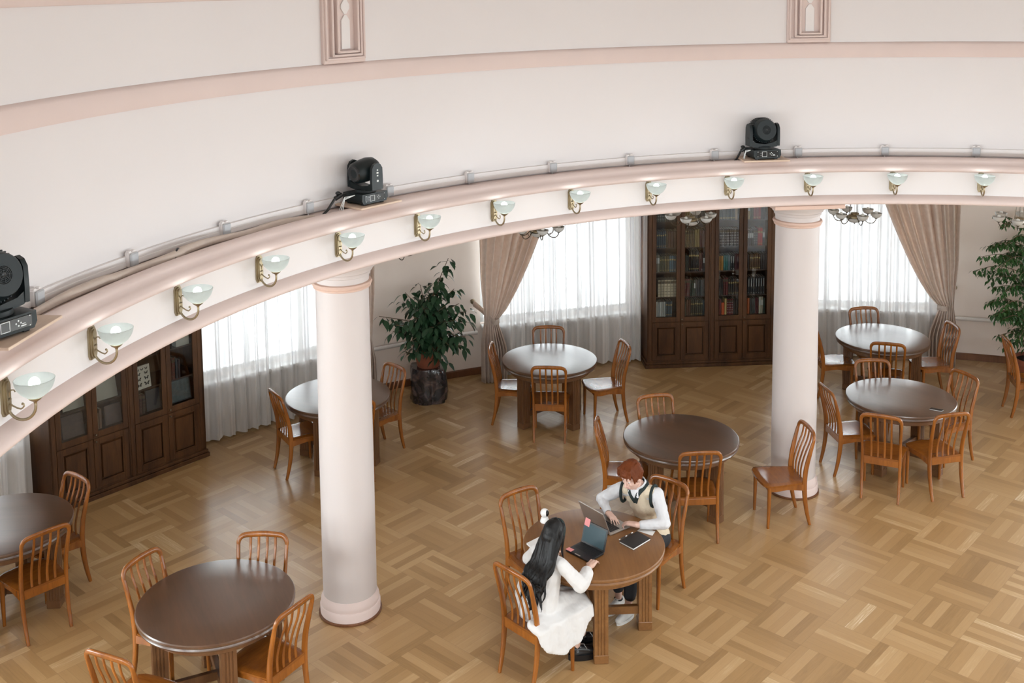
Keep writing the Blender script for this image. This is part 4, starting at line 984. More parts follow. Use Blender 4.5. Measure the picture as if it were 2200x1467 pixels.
for i, (a, lab) in enumerate(((85.2, 'unlit six-arm chandelier right of the right column, before the right window'), (99.0, 'unlit six-arm chandelier showing before the large bookcase, under the cornice'),
        (112.3, 'unlit chandelier whose lowest bowls show before the taupe drape'), (124.9, 'chandelier almost hidden by the cornice right of the left column'), (72.3, 'unlit chandelier at the right edge above the weeping fig'))):
    lab_loc = pol(a, 8.6, 2.44)
    if i == 0: ch.location = lab_loc; ch['label'] = lab; ch.rotation_euler = (0, 0, R_(20))
    else: dup(ch, lab_loc, R_(20+a*7), lab)

# ================================================================== plants
def leaf(m, p, d, L, w, droop, rng, mi=0, fold=.25):
    p = keep(p)
    d = Vector(d).normalized(); side = d.cross(Vector((0, 0, 1)))
    if side.length < .05: side = Vector((1, 0, 0))
    side.normalize(); side = (side+Vector((rng.uniform(-.4, .4), rng.uniform(-.4, .4), rng.uniform(-.5, .5)))).normalized()
    n = side.cross(d).normalized(); vs = []; p = Vector(p)
    prof = [(0, .0), (.18, .62), (.42, 1), (.7, .72), (.9, .22), (1, .0)]
    for t, ww in prof:
        c = p+d*L*t+Vector((0, 0, -1))*droop*L*t*t
        if ww == 0: vs.append(c)
        else: vs += [c-side*w*ww*.5+n*fold*w*ww*.4, c, c+side*w*ww*.5+n*fold*w*ww*.4]
    o = [0, 1, 4, 7, 10, 13]
    fs = [(0, 2, 1), (0, 3, 2)]
    for k in range(1, 4):
        a, b = o[k], o[k+1]; fs += [(a, a+1, b+1, b), (a+1, a+2, b+2, b+1)]
    a = o[4]; fs += [(a, a+1, 13), (a+1, a+2, 13)]
    m.add([keep(v) for v in vs], fs, mi)
rng = random.Random(11)
ORG = [0, 0]
def keep(p):
    w_ = Vector((p[0]+ORG[0]-CX, p[1]+ORG[1]-CY)); r = w_.length
    if r > 10.70: w_ *= (10.70-min(.1, (r-10.70)*.3))/r
    return Vector((w_.x+CX-ORG[0], w_.y+CY-ORG[1], p[2]))
# large-leaved plant on the ceramic stand
px, py = -1.14, 14.0; ORG[:] = [px, py]
t = thing('potted_plant', 'large-leaved dark green plant in a terracotta pot on a glazed stand', 'plant', (px, py, .47))
m = MB(); m.lathe([(.001, 0), (.145, 0), (.15, .01), (.19, .24), (.205, .25), (.208, .30), (.19, .305), (.182, .26), (.15, .03), (.001, .03)], 40); m.build('pot', M['terra'], t)
m = MB(); m.lathe([(.001, .27), (.184, .262)], 24); m.build('soil', M['soil'], t)
stems = []; ms = MB(); ml = MB()
tips = [(.28, .10, 1.42), (.16, -.05, 1.05), (-.28, -.1, 1.02), (-.62, -.15, .72), (-.40, -.22, .62), (.42, -.05, .85), (.52, -.1, .62), (.45, -.28, .48), (-.15, -.30, .75), (.1, -.32, .62), (-.1, .15, 1.05), (.35, .12, 1.0), (-.2, -.38, .45), (.3, -.38, .40), (.02, -.12, .95), (.24, -.18, .85), (-.33, .05, .85), (.48, -.2, .30), (-.26, -.32, .25), (-.12, -.42, .33), (.12, -.42, .30), (.5, -.12, .42), (.36, -.3, .70), (-.45, -.1, .50), (.2, -.35, .18), (-.05, -.25, .88), (.15, .0, 1.18), (.52, -.05, .75)]
for tx, ty, tz in tips:
    b = Vector((rng.uniform(-.05, .05), rng.uniform(-.05, .05), .26)); e = Vector((tx, ty, tz)); mid = b.lerp(e, .5)+Vector((-tx*.18, -ty*.18, .12))
    P = [keep(q) for q in smoothpath([b, b.lerp(mid, .5)+Vector((0, 0, .05)), mid, e], 5)]; ms.tube(P, lambda q: .009*(1-.75*q)+.002, 6)
    n = int(30+14*(e-b).length)
    for q in range(n):
        f = .36+.64*q/n; i = min(len(P)-2, int(f*(len(P)-1))); p = P[i].lerp(P[i+1], f*(len(P)-1)-i)
        ang = q*2.4+rng.uniform(-.4, .4); d = Vector((math.cos(ang), math.sin(ang)*.9-.15, rng.uniform(-.5, .35)))
        p2 = p+d*rng.uniform(.02, .11); L = rng.uniform(.075, .125); leaf(ml, p2, d+Vector((0, 0, -.35)), L, L*.66, .55, rng)
        if rng.random() < .3: ms.tube([p, p2], .002, 4)
ms.build('stem', M['stem'], t); lo = ml.build('foliage', M['leaf'], t, smooth=180); lo['kind'] = 'stuff'
# stand: glazed ceramic log-like block
def glaze():
    m, nt, b, out = new_mat('dark_marbled_glaze'); tc = nt.nodes.new('ShaderNodeTexCoord'); n = nt.nodes.new('ShaderNodeTexNoise'); n.inputs['Scale'].default_value = 5; n.inputs['Detail'].default_value = 5; n.inputs['Distortion'].default_value = 2
    nt.links.new(tc.outputs['Object'], n.inputs[0]); cr = nt.nodes.new('ShaderNodeValToRGB'); cr.color_ramp.elements[0].color = (.008, .010, .016, 1); cr.color_ramp.elements[1].color = (.14, .095, .085, 1); cr.color_ramp.elements[0].position = .42; cr.color_ramp.elements[1].position = .72
    nt.links.new(n.outputs[0], cr.inputs[0]); nt.links.new(cr.outputs[0], b.inputs[0]); b.inputs['Roughness'].default_value = .12; b.inputs['Coat Weight'].default_value = .6; return m
M['glaze'] = glaze()
m = MB(); prof = []; n = 72
for iz, z in enumerate([0, .015, .12, .25, .38, .455, .47]):
    for j in range(n):
        a = 2*PI*j/n; lob = abs(math.cos(a*3.5+.4))**.6; r = .205+.045*lob*(1-.25*z/.47)+(.012*math.sin(z*14+a*3)); sq = 1/max(abs(math.cos(a)), abs(math.sin(a)))**.45
        r *= sq*(.97 if iz in (0, 6) else 1); prof.append((r*math.cos(a), r*math.sin(a)*.82, z))
m.add(prof, [(i*n+j, i*n+(j+1) % n, (i+1)*n+(j+1) % n, (i+1)*n+j) for i in range(6) for j in range(n)]+[tuple(reversed(range(n))), tuple(6*n+j for j in range(n))])
tag(m.build('plant_stand', M['glaze'], loc=(px, py, 0), rotz=.2, smooth=50), 'dark glossy marbled ceramic stand carrying the large-leaved plant', 'plant stand')
# weeping fig at the right edge
fx, fy = 7.02, 14.30; ORG[:] = [fx, fy]
t = thing('potted_tree', 'tall small-leaved weeping fig in a terracotta pot at the right edge', 'plant', (fx, fy, 0))
m = MB(); m.lathe([(.001, 0), (.19, 0), (.195, .01), (.24, .31), (.26, .32), (.262, .38), (.24, .385), (.23, .33), (.18, .04), (.001, .04)], 40); m.build('pot', M['terra'], t)
m = MB(); m.lathe([(.001, .345), (.236, .338)], 24); m.build('soil', M['soil'], t)
ms = MB(); ml = MB()
for q in range(4):
    a = q*1.6; ms.tube(smoothpath([(.04*math.cos(a), .04*math.sin(a), .33), (.03*math.cos(a+2), .03*math.sin(a+2), .8), (.05*math.cos(a+4), .05*math.sin(a+4), 1.3), (.1*math.cos(a), .1*math.sin(a), 2.0)], 5), lambda s: .016*(1-.6*s), 7)
for q in range(88):
    z = .58+1.60*(q/88)+rng.uniform(-.08, .08); a = q*2.399; r = (.30+.42*math.sin(PI*min(1, max(0, (z-.35)/2.1)))**.8)*rng.uniform(.65, 1.18)
    if math.cos(a) < -.3: r *= 1.08
    b = Vector((.03*math.cos(a), .03*math.sin(a), z-.12)); e = Vector((r*math.cos(a), r*math.sin(a), z+rng.uniform(-.16, .20))); mid = b.lerp(e, .55)+Vector((0, 0, .12))
    P = [keep(q) for q in smoothpath([b, mid, e], 6)]; ms.tube(P, lambda s: .006*(1-.7*s)+.001, 5)
    for k in range(54):
        f = .18+.82*k/54; i = min(len(P)-2, int(f*(len(P)-1))); p = P[i].lerp(P[i+1], f*(len(P)-1)-i)
        ang = k*2.4+q; d = Vector((math.cos(ang), math.sin(ang), rng.uniform(-.8, .1))); p = p+d*rng.uniform(0, .075); L = rng.uniform(.045, .075)
        leaf(ml, p, d+Vector((0, 0, -.6)), L, L*.5, .35, rng, 0, .3)
ms.build('stem', M['stem'], t); lo = ml.build('foliage', M['leaf2'], t, smooth=180); lo['kind'] = 'stuff'

# ================================================================== things on the tables
TZ = .7802
M['alu'] = mat('silver_aluminium', (.50, .46, .42), .35, .75); M['keys'] = mat('black_keys', (.015, .015, .017), .5); M['screen'] = mat('dark_screen_glass', (.018, .036, .044), .2, emit=(.10, .19, .22), es=.12, spec=.3)
M['lapb'] = mat('black_laptop_plastic', (.012, .013, .015), .35); M['pinknote'] = mat('pink_sticky_note', (.80, .30, .30), .7); M['nbk'] = mat('black_notebook_cover', (.014, .014, .015), .45)
def laptop(name, label, A, B, Cf, lid_h, mb_, ms_, kb, sticky=False, lid_angle=105, screen=None):
    """A,B: hinge ends (left,right seen by the user), Cf: front corner next to B"""
    A = Vector((*A, 0)); B = Vector((*B, 0)); Cf = Vector((*Cf, 0)); x = (B-A); w = x.length; x.normalize(); y = Vector((-x.y, x.x, 0))
    if (A-Cf).dot(y) < 0: pass
    dp = abs((Cf-B).dot(y)); sgn = 1 if (A-Cf).dot(y) > 0 else -1
    t = thing(name, label, 'laptop', ((A+B)/2)+Vector((0, 0, TZ)), math.atan2(x.y, x.x)+(0 if sgn > 0 else PI))
    # local: x along hinge, -y towards the user
    m = MB(); m.box(-w/2, w/2, -dp, 0, .002, .018, bev=.003); b = m.build('laptop_base', mb_, t)
    m = MB(); nx, ny = 13, 5
    for i in range(nx):
        for j in range(ny):
            x0 = -w/2*.86+i*w*.86/nx; y0 = -dp*.56+j*dp*.48/ny; m.box(x0+.0012, x0+w*.86/nx-.0012, y0+.0012, y0+dp*.48/ny-.0012, .0175, .0195)
    o = m.build('keyboard', kb, b); o['kind'] = 'stuff'
    m = MB(); m.box(-.05, .05, -dp*.94, -dp*.64, .0175, .0186, bev=.0003); m.build('touchpad', mb_ if not sticky else M['lapb'], b)
    T = Matrix.Translation((0, .004, .016)) @ Matrix.Rotation(R_(-(lid_angle-90)), 4, 'X')
    m = MB(); m.box(-w/2, w/2, -.004, .004, 0, lid_h, mtx=T, bev=.0025); l = m.build('lid', mb_, t)
    m = MB(); m.box(-w/2+.014, w/2-.014, -.0052, -.0035, .016, lid_h-.016, mtx=T); m.build('screen', ms_, l)
    m = MB(); m.tube([(-w/2+.02, .002, .012), (w/2-.02, .002, .012)], .006, 8); m.build('hinge', M['lapb'], t)
    if sticky:
        m = MB(); m.box(-w/2-.004, -w/2+.052, -.0075, -.006, lid_h-.05, lid_h+.012, mtx=T @ Matrix.Rotation(R_(4), 4, 'Y')); m.build('sticky_note', M['pinknote'], l)
        m = MB(); m.box(-w/2+.0, -w/2+.06, -dp-.0, -dp+.045, .0195, .0205); m.build('sticky_note', M['pinknote'], b)
        m = MB(); m.box(-.03, .03, -dp*.99, -dp*.93, .0178, .0192); m.build('touchpad_button', M['alu'], b)
    return t
laptop('laptop', 'open silver laptop in front of the red-haired man', (.808, 8.900), (.615, 9.150), (.80, 9.29), .225, M['alu'], M['lapb'], M['keys'], lid_angle=112)
laptop('laptop', 'open small black laptop with pink sticky notes in front of the woman', (.545, 8.785), (.725, 8.595), (.600, 8.455), .185, M['lapb'], M['screen'], M['keys'], True, 106)
def slab(name, label, cat, pts, th, mats, z=TZ, pages=True):
    c = Vector((sum(p[0] for p in pts)/4, sum(p[1] for p in pts)/4, z)); P = [(p[0]-c.x, p[1]-c.y) for p in pts]
    t = thing(name, label, cat, c)
    m = MB(); m.prism(P, 0, .002) if pages else None; m.prism(P, th-.002, th); m.build('cover', mats[0], t)
    if pages: m = MB(); m.prism([(x*.975, y*.975) for x, y in P], .0019, th-.0019); m.build('page_block', mats[1], t)
    return t
slab('notebook', 'black hardcover notebook lying right of the silver laptop', 'notebook', [(.870, 8.785), (.976, 8.660), (1.140, 8.826), (1.040, 8.950)], .016, [M['nbk'], M['paper']])
m = MB(); m.tube([(.878, 8.822, TZ+.012), (.895, 8.838, TZ+.012), (.990, 8.925, TZ+.012), (.998, 8.932, TZ+.012)], .0042, 8); m.tube([(.985, 8.920, TZ+.0125), (1.0, 8.934, TZ+.0125)], .0048, 8, mi=1); m.tube([(.872, 8.817, TZ+.012), (.882, 8.826, TZ+.012)], .0045, 8, mi=1)
m.tube([(.930, 8.868, TZ+.0125), (.945, 8.882, TZ+.0125)], .0047, 8, mi=1)
tag(m.build('pen', [M['black'], M['white']]), 'black and white pen along the edge of the black notebook', 'pen')
slab('phone', 'black phone with white edge lying on the table at right', 'phone', [(4.557, 11.583), (4.668, 11.520), (4.706, 11.556), (4.596, 11.622)], .009, [M['blackg'], M['white']])
m = MB(); m.prism([(1.045, 8.985), (1.165, 8.900), (1.200, 8.975), (1.085, 9.045)], TZ, TZ+.001); tag(m.build('paper_sheet', M['paper'], smooth=0), 'white sheet of paper beside the black notebook', 'paper')
slab('tablet', 'white tablet or notebook at the left side of the laptops table, by the hair', 'notebook', [(.085, 8.775), (.125, 8.705), (.290, 8.830), (.235, 8.915)], .012, [M['white'], M['paper']])
t = thing('webcam', 'small white round-headed desk camera with a black face', 'camera', (.251, 9.160, TZ), R_(-38), None)
m = MB(); m.lathe([(.001, 0), (.038, 0), (.041, .004), (.040, .012), (.033, .035), (.026, .047), (.018, .052), (.001, .053)], 32); m.build('camera_stand', M['white'], t)
m = MB(); m.ell((0, 0, .083), (.038, .038, .038), nu=28, nv=18); h = m.build('camera_head', M['white'], t, smooth=180)
m = MB(); m.ell((.018, 0, .084), (.0235, .026, .030), nu=24, nv=16); m.build('lens_face', M['blackg'], h, smooth=180)
# ================================================================== people
M['skin'] = mat('fair_skin', (.68, .45, .37), .5, vary=.06, vscale=8)
M['skin2'] = mat('warm_skin', (.66, .43, .34), .5, vary=.05, vscale=8)
M['shirt'] = mat('white_shirt_cotton', (.64, .645, .67), .75, bump=.5, bscale=22, sheen=.1)
M['dress'] = mat('white_dress_cotton', (.66, .65, .645), .8, bump=.35, bscale=10, sheen=.1)
M['knit'] = mat('cream_knit', (.66, .56, .42), .85, bump=.4, bscale=160, sheen=.2)
M['navy'] = mat('dark_green_black_trim', (.010, .020, .020), .8)
M['trous'] = mat('black_trouser_cloth', (.010, .012, .016), .75, bump=.3, bscale=18)
M['redhair'] = mat('auburn_hair', (.125, .030, .007), .6, spec=.2, vary=.45, vscale=24, stretch=(1, 1, .25), bump=.5, bscale=70)
M['blackhair'] = mat('black_hair', (.004, .0038, .004), .45, spec=.3, vary=.3, vscale=30, bump=.35, bscale=60, stretch=(1, 1, .15))
M['eyew'] = mat('eye_white', (.7, .7, .68), .2); M['iris'] = mat('dark_iris', (.03, .02, .012), .2)
M['lip'] = mat('lips', (.50, .20, .17), .45); M['sole'] = mat('white_rubber_sole', (.75, .75, .73), .5); M['sneak'] = mat('white_sneaker_leather', (.70, .70, .69), .45)
M['shoeb'] = mat('black_shoe_leather', (.008, .008, .009), .22); M['metalb'] = mat('steel_beads', (.6, .6, .6), .25, 1)
def fuse(mb, name, m, parent, voxel=.006, it=4, disp=0, dscale=.05, fac=.5):
    o = mb.build(name, m, parent, smooth=180)
    r = o.modifiers.new('r', 'REMESH'); r.mode = 'VOXEL'; r.voxel_size = voxel; r.use_smooth_shade = True
    if it: s = o.modifiers.new('s', 'SMOOTH'); s.iterations = it; s.factor = fac
    if disp:
        tx = bpy.data.textures.new('folds', 'CLOUDS'); tx.noise_scale = dscale; tx.noise_depth = 2
        d = o.modifiers.new('d', 'DISPLACE'); d.texture = tx; d.strength = disp; d.mid_level = .5; d.texture_coords = 'LOCAL'
    dg = bpy.context.evaluated_depsgraph_get(); dg.update()
    me = bpy.data.meshes.new_from_object(o.evaluated_get(dg), depsgraph=dg)
    o.modifiers.clear(); old = o.data; o.data = me; bpy.data.meshes.remove(old)
    me.polygons.foreach_set('use_smooth', [True]*len(me.polygons)); me.name = name
    return o
def frame(d, n):
    """matrix columns: x = side, y = dir, z = normal"""
    d = Vector(d).normalized(); n = Vector(n); n = (n-d*n.dot(d)).normalized(); x = d.cross(n)
    return Matrix((x, d, n)).transposed()
def hand(mb, w, d, n, thumb, curl=.5, s=1.0, spread=.09):
    """w wrist, d direction, n back-of-hand normal, thumb=+1 if the thumb lies at +x of the frame"""
    F = frame(d, n); w = Vector(w)
    P = lambda x, y, z: w+F @ Vector((x*s, y*s, z*s))
    mb.cap(P(-.016, .0, 0), .019*s, P(-.022, .075, 0), .013*s); mb.cap(P(.016, .0, 0), .019*s, P(.022, .07, 0), .013*s); mb.cap(P(0, 0, .002), .020*s, P(0, .078, .002), .014*s)
    mb.cap(P(-.008, .02, -.004), .015*s, P(-.01, .07, 0), .013*s); mb.cap(P(.008, .02, -.004), .015*s, P(.01, .07, 0), .013*s)
    xs_ = (.028, .010, -.009, -.027); L = (.074, .082, .076, .060)
    if thumb < 0: xs_ = tuple(-x for x in xs_)
    for i, (x, l) in enumerate(zip(xs_, L)):
        a = curl*(.55+.12*i); sp = spread*(x/.028)
        p = Vector((x, .078+(-.004 if i in (0, 3) else 0), 0)); ang = -a*.5; r = .0088-.0006*i
        for k, ll in enumerate((.45, .31, .24)):
            q = p+Vector((math.sin(sp)*l*ll, math.cos(ang)*l*ll, math.sin(ang)*l*ll)); mb.cap(P(*p), (r-.0008*k)*s, P(*q), (r-.0008*(k+1))*s, 8); p = q; ang -= a
    tx = thumb; mb.cap(P(tx*.022, .012, -.004), .014*s, P(tx*.043, .045, -.012), .0105*s); mb.cap(P(tx*.043, .045, -.012), .0105*s, P(tx*.046, .075, -.018), .0088*s)
def head_mesh(mb, c, look, up, s=1.0):
    F = frame(look, up); c = Vector(c); P = lambda x, y, z: c+F @ Vector((x*s, y*s, z*s))
    R3 = F
    mb.ell(P(0, -.012, .022), (.074*s, .092*s, .082*s), R3, 24, 16)           # skull
    mb.ell(P(0, .022, -.025), (.060*s, .062*s, .078*s), R3, 20, 14)           # face
    mb.ell(P(0, .038, -.083), (.034*s, .034*s, .026*s), R3)                   # chin
    mb.cap(P(-.046, .0, -.058), .018*s, P(-.014, .048, -.086), .018*s); mb.cap(P(.046, .0, -.058), .018*s, P(.014, .048, -.086), .018*s)
    mb.cap(P(0, .082, .004), .008*s, P(0, .102, -.030), .0125*s); mb.ell(P(-.012, .090, -.034), (.008*s,)*3); mb.ell(P(.012, .090, -.034), (.008*s,)*3)
    mb.cap(P(-.040, .066, .018), .011*s, P(-.012, .076, .016), .010*s); mb.cap(P(.040, .066, .018), .011*s, P(.012, .076, .016), .010*s)
    mb.ell(P(-.036, .062, -.022), (.020*s, .018*s, .018*s), R3); mb.ell(P(.036, .062, -.022), (.020*s, .018*s, .018*s), R3)
    mb.cap(P(-.016, .080, -.058), .0085*s, P(.016, .080, -.058), .0085*s); mb.cap(P(-.012, .077, -.066), .0085*s, P(.012, .077, -.066), .0085*s)
    for sx in (-1, 1): mb.ell(P(sx*.077, -.004, -.012), (.010*s, .019*s, .030*s), R3, 12, 8); mb.ell(P(sx*.074, .002, -.034), (.008*s, .010*s, .012*s), R3, 10, 8)
    return P, F
def face_parts(P, F, parent, s=1.0, hairm=None):
    for sx in (-1, 1):
        m = MB(); m.ell(P(sx*.029, .066, .002), (.0125*s, .0125*s, .0105*s), F, 14, 10); e = m.build('eye', M['eyew'], parent, smooth=180)
        m = MB(); m.ell(P(sx*.029, .0755, .000), (.0055*s, .004*s, .0055*s), F, 12, 8); m.build('iris', M['iris'], e, smooth=180)
        m = MB(); m.cap(P(sx*.045, .068, .021), .003*s, P(sx*.015, .081, .023), .0038*s, 8); m.build('eyebrow', hairm, parent, smooth=180)
    m = MB(); m.cap(P(-.017, .0865, -.0605), .0042*s, P(.017, .0865, -.0605), .0042*s, 8); m.build('lips', M['lip'], parent, smooth=180)
V = Vector
# ---------------------------------------------------------------- the man
man = thing('person', 'person with short auburn hair, cream V-neck knit vest and white shirt, typing on silver laptop', 'person', (1.223, 9.367, 0))
O = V((1.223, 9.367, 0))
def L3(*p): return V(p)-O
f_ = V((-.669, -.743, 0)); lf = V((.743, -.669, 0))
pel = L3(1.232, 9.385, .555); neck = L3(1.085, 9.25, 1.065); chest = L3(1.15, 9.30, .88)
Lsh = L3(1.240, 9.175, 1.015); Rsh = L3(.945, 9.36, .985); Lel = L3(1.285, 9.005, .835); Rel = L3(.775, 9.415, .865); Lwr = L3(1.045, 8.985, .833); Rwr = L3(.815, 9.205, .830)
hc = L3(1.020, 9.185, 1.185); look = V((-.66, -.56, -.42)); hup = V((-.30, -.26, .90))
b = MB()
P, F = head_mesh(b, hc, look, hup, 1.05)
b.cap(neck+V((0, 0, -.02)), .056, hc+V((.012, .012, -.05)), .052)
b.cap(neck, .06, chest, .105); b.cap(chest, .105, pel, .105); b.cap(Lsh, .048, Rsh, .048)
for s_, e_, w_ in ((Lsh, Lel, Lwr), (Rsh, Rel, Rwr)): b.cap(s_, .046, e_, .036); b.cap(e_, .036, w_, .025)
hL = V((-.115, .050, -.004)); hR = V((.062, -.155, -.012))
hand(b, Lwr+V((-.01, .003, .004)), hL, V((.06, .05, 1)), 1, .9); hand(b, Rwr+V((.002, -.01, .004)), hR, V((.1, .1, 1)), -1, .45)
hipL = pel+lf*.085+V((0, 0, -.02)); hipR = pel-lf*.085+V((0, 0, -.02)); kL = L3(1.025, 9.035, .53); kR = L3(.885, 9.150, .53); aL = L3(.968, 8.965, .115); aR = L3(.895, 9.105, .115)
for h, k_, a_ in ((hipL, kL, aL), (hipR, kR, aR)): b.cap(h, .078, k_, .052); b.cap(k_, .050, a_, .030)
tL = aL+f_*.10+V((0, 0, -.075)); tR = aR+f_*.10+V((0, 0, -.075))
b.cap(aL+V((0, 0, -.04)), .032, tL, .026); b.cap(aR+V((0, 0, -.04)), .032, tR, .026)
body = fuse(b, 'body', M['skin'], man, .0048, 3)
face_parts(P, F, man, 1.05, M['redhair'])
# shirt: sleeves, torso, collar
b = MB(); b.cap(Lsh, .062, Lel, .052); b.cap(Lel, .052, Lwr.lerp(Lel, .2), .036); b.cap(Rsh, .062, Rel, .052); b.cap(Rel, .052, Rwr.lerp(Rel, .2), .036)
b.cap(Lsh, .060, Rsh, .060); b.cap(neck+V((0, 0, -.02)), .066, chest, .112); b.cap(chest, .112, pel+V((0, 0, .03)), .112)
fuse(b, 'shirt', M['shirt'], man, .007, 3, .012, .045)
b = MB()
for w_, e_ in ((Lwr, Lel), (Rwr, Rel)): b.cap(w_.lerp(e_, .17), .036, w_.lerp(e_, .3), .039)
fuse(b, 'cuff', M['shirt'], man, .006, 1)
nd = (hc-neck).normalized()
m = MB(); ring = []
Fk = frame(f_+V((0, 0, -.2)), nd)
for k in range(21):
    a = R_(90+18+k*(360-36)/20); ring.append(neck+V((0, 0, .022))+Fk @ V((.068*math.cos(a), .068*math.sin(a)+.004, -.020*math.sin(a))))
m.bar(ring, .006, .042, up=nd); 
for sx in (-1, 1):
    p = neck+V((0, 0, .02))+Fk @ V((sx*.022, .066, -.02)); q = neck+Fk @ V((sx*.052, .095, -.055)); m.bar([p, p.lerp(q, .5)+f_*.008, q], lambda t: .05*(1-.6*t), .005, up=f_)
m.build('shirt_collar', M['shirt'], man, smooth=60)
# vest
b = MB(); b.cap(neck+V((0, 0, -.055))-f_*.0, .088, chest, .128); b.cap(chest, .128, pel+V((0, 0, .02)), .128); b.cap(Lsh.lerp(neck, .30)+V((0, 0, -.006)), .063, Rsh.lerp(neck, .30)+V((0, 0, -.006)), .063)
b.cap(pel+lf*.05, .115, pel-lf*.05, .115); b.ell(pel+V((0, 0, -.03)), (.15, .15, .08))
b.cap(chest+lf*.045, .108, chest-lf*.045, .108)
b.cap(Lsh.lerp(chest, .45), .070, Rsh.lerp(chest, .45), .070)
vest = fuse(b, 'vest', M['knit'], man, .007, 4, .008, .09)
from mathutils.bvhtree import BVHTree
def surf(o, p, d, off=.004):
    """first hit on o's mesh coming from far along d towards p"""
    global _bv
    key = o.name
    if key not in _bvc:
        me = o.data; _bvc[key] = BVHTree.FromPolygons([v.co.copy() for v in me.vertices], [tuple(q.vertices) for q in me.polygons])
    d = V(d).normalized(); h = _bvc[key].ray_cast(V(p)+d*.6, -d)
    return (h[0]+d*off, h[1]) if h[0] is not None else (V(p)+d*.1, d)
_bvc = {}
# V neck: shirt wedge and dark trim, laid on the vest surface
fw = (f_+V((0, 0, .35))).normalized(); upc = (neck-chest).normalized(); sd = upc.cross(fw).normalized()
if sd.dot(lf) < 0: sd = -sd
vb = chest+upc*.005
def vpt(u, t, off=.004): return surf(vest, vb+upc*(.205*t)+sd*u*(.078*t**.9), fw, off)[0]
left = [vpt(1, t/10) for t in range(11)]; right = [vpt(-1, t/10) for t in range(11)]
def trim(pts, name='v_neck_trim', w=.030): 
    m = MB(); m.bar(pts, .010, w, up=fw); return m
m = MB(); bk = []
for k in range(9):
    a = R_(20+140*k/8); bk.append(neck+V((0, 0, .006))+Fk @ V((-.082*math.cos(a), -.070*math.sin(a), .012*math.sin(a))))
if (bk[0]-left[-1]).length > (bk[-1]-left[-1]).length: bk = bk[::-1]
path = smoothpath(right[::-1][-1:] and [right[k] for k in range(0, 11, 2)], 3)
loop = [right[0]]+[right[k] for k in range(2, 11, 2)]
full = smoothpath([left[k] for k in (0, 3, 6, 10)]+bk+[right[k] for k in (10, 6, 3, 0)], 4)
nrm = lambda i: (full[i]-(chest+upc*.09)).normalized()
m.bar(full, .036, .012, up=nrm); m.build('v_neck_trim', M['navy'], man, smooth=60)
# white shirt showing inside the V
m = MB(); vs = []; fs = []
for j in range(9):
    t = .08+.92*j/8
    for i in range(7): u = -1+2*i/6; vs.append(vpt(u*.95, t, .0035))
for j in range(8):
    for i in range(6): fs.append((j*7+i, j*7+i+1, (j+1)*7+i+1, (j+1)*7+i))
m.add(vs, fs); o = m.build('shirt_front', M['shirt'], man, smooth=180); o.modifiers.new('s', 'SOLIDIFY').thickness = .003
# armhole trims
for sh, el in ((Lsh, Lel), (Rsh, Rel)):
    ax = (el-sh).normalized(); c_ = sh.lerp(neck, .16); out = (sh-neck); out.z = 0; out.normalize(); ax2 = (out*.8+ax*.35).normalized(); Fr = frame(V((0, 0, 1)), ax2)
    m = MB(); pts = []
    for k in range(20):
        a = 2*PI*k/20; pts.append(c_+V((0, 0, -.028))+Fr @ V((.066*math.cos(a), .094*math.sin(a), 0)))
    m.tube(pts, .0135, 8, closed=True); m.build('armhole_trim', M['navy'], man, smooth=60)
# trousers, shoes, socks
b = MB(); b.cap(hipL, .095, hipR, .095); b.cap(pel, .115, pel+V((0, 0, -.03)), .115)
for h, k_, a_ in ((hipL, kL, aL), (hipR, kR, aR)): b.cap(h, .092, k_, .066); b.cap(k_, .066, k_.lerp(a_, .80), .055)
fuse(b, 'trousers', M['trous'], man, .009, 3, .012, .06)
for a_, tt_ in ((aL, tL), (aR, tR)):
    g0 = V((a_.x, a_.y, 0)); hd = g0-f_*.035
    b = MB(); b.cap(V((hd.x, hd.y, .048)), .036, V((hd.x, hd.y, .075)), .034); b.cap(V((hd.x, hd.y, .045)), .036, g0+f_*.13+V((0, 0, .036)), .030); b.cap(g0+f_*.05+V((0, 0, .055)), .036, g0+f_*.14+V((0, 0, .036)), .032); b.cap(g0+f_*.0+V((0, 0, .075)), .034, g0+f_*.09+V((0, 0, .05)), .033)
    sh_ = fuse(b, 'sneaker', M['sneak'], man, .006, 2)
    m = MB(); pts = []
    for k in range(24):
        a = 2*PI*k/24; rr = .042+.006*math.cos(a)**2; q = f_*(.050+.118*math.cos(a))+lf*(.040*math.sin(a)*(1.05-.12*math.cos(a))); pts.append((g0.x+q.x, g0.y+q.y))
    m.prism(pts, .001, .026); m.build('shoe_sole', M['sole'], sh_, smooth=40)
    m = MB()
    for k in range(4): c_ = g0+f_*(.035+.02*k)+V((0, 0, .108-.012*k)); m.tube([c_-lf*.022+V((0, 0, -.012)), c_, c_+lf*.022+V((0, 0, -.012))], .0032, 6)
    m.build('lace', M['navy'] if a_ is aL else M['sneak'], sh_)
    b = MB(); m = MB(); c_ = V((a_.x, a_.y, .092)); m.lathe([(.036, -.006), (.040, 0), (.036, .008)], 20, c=c_); m.build('sock', M['trous'], man)
m = MB(); m.lathe([(.026, -.004), (.0285, 0), (.026, .004)], 20, mtx=Matrix.Translation(Rwr+(Rel-Rwr).normalized()*.004) @ (Rel-Rwr).to_track_quat('Z', 'X').to_matrix().to_4x4()); m.build('bracelet', M['bronze'], man)
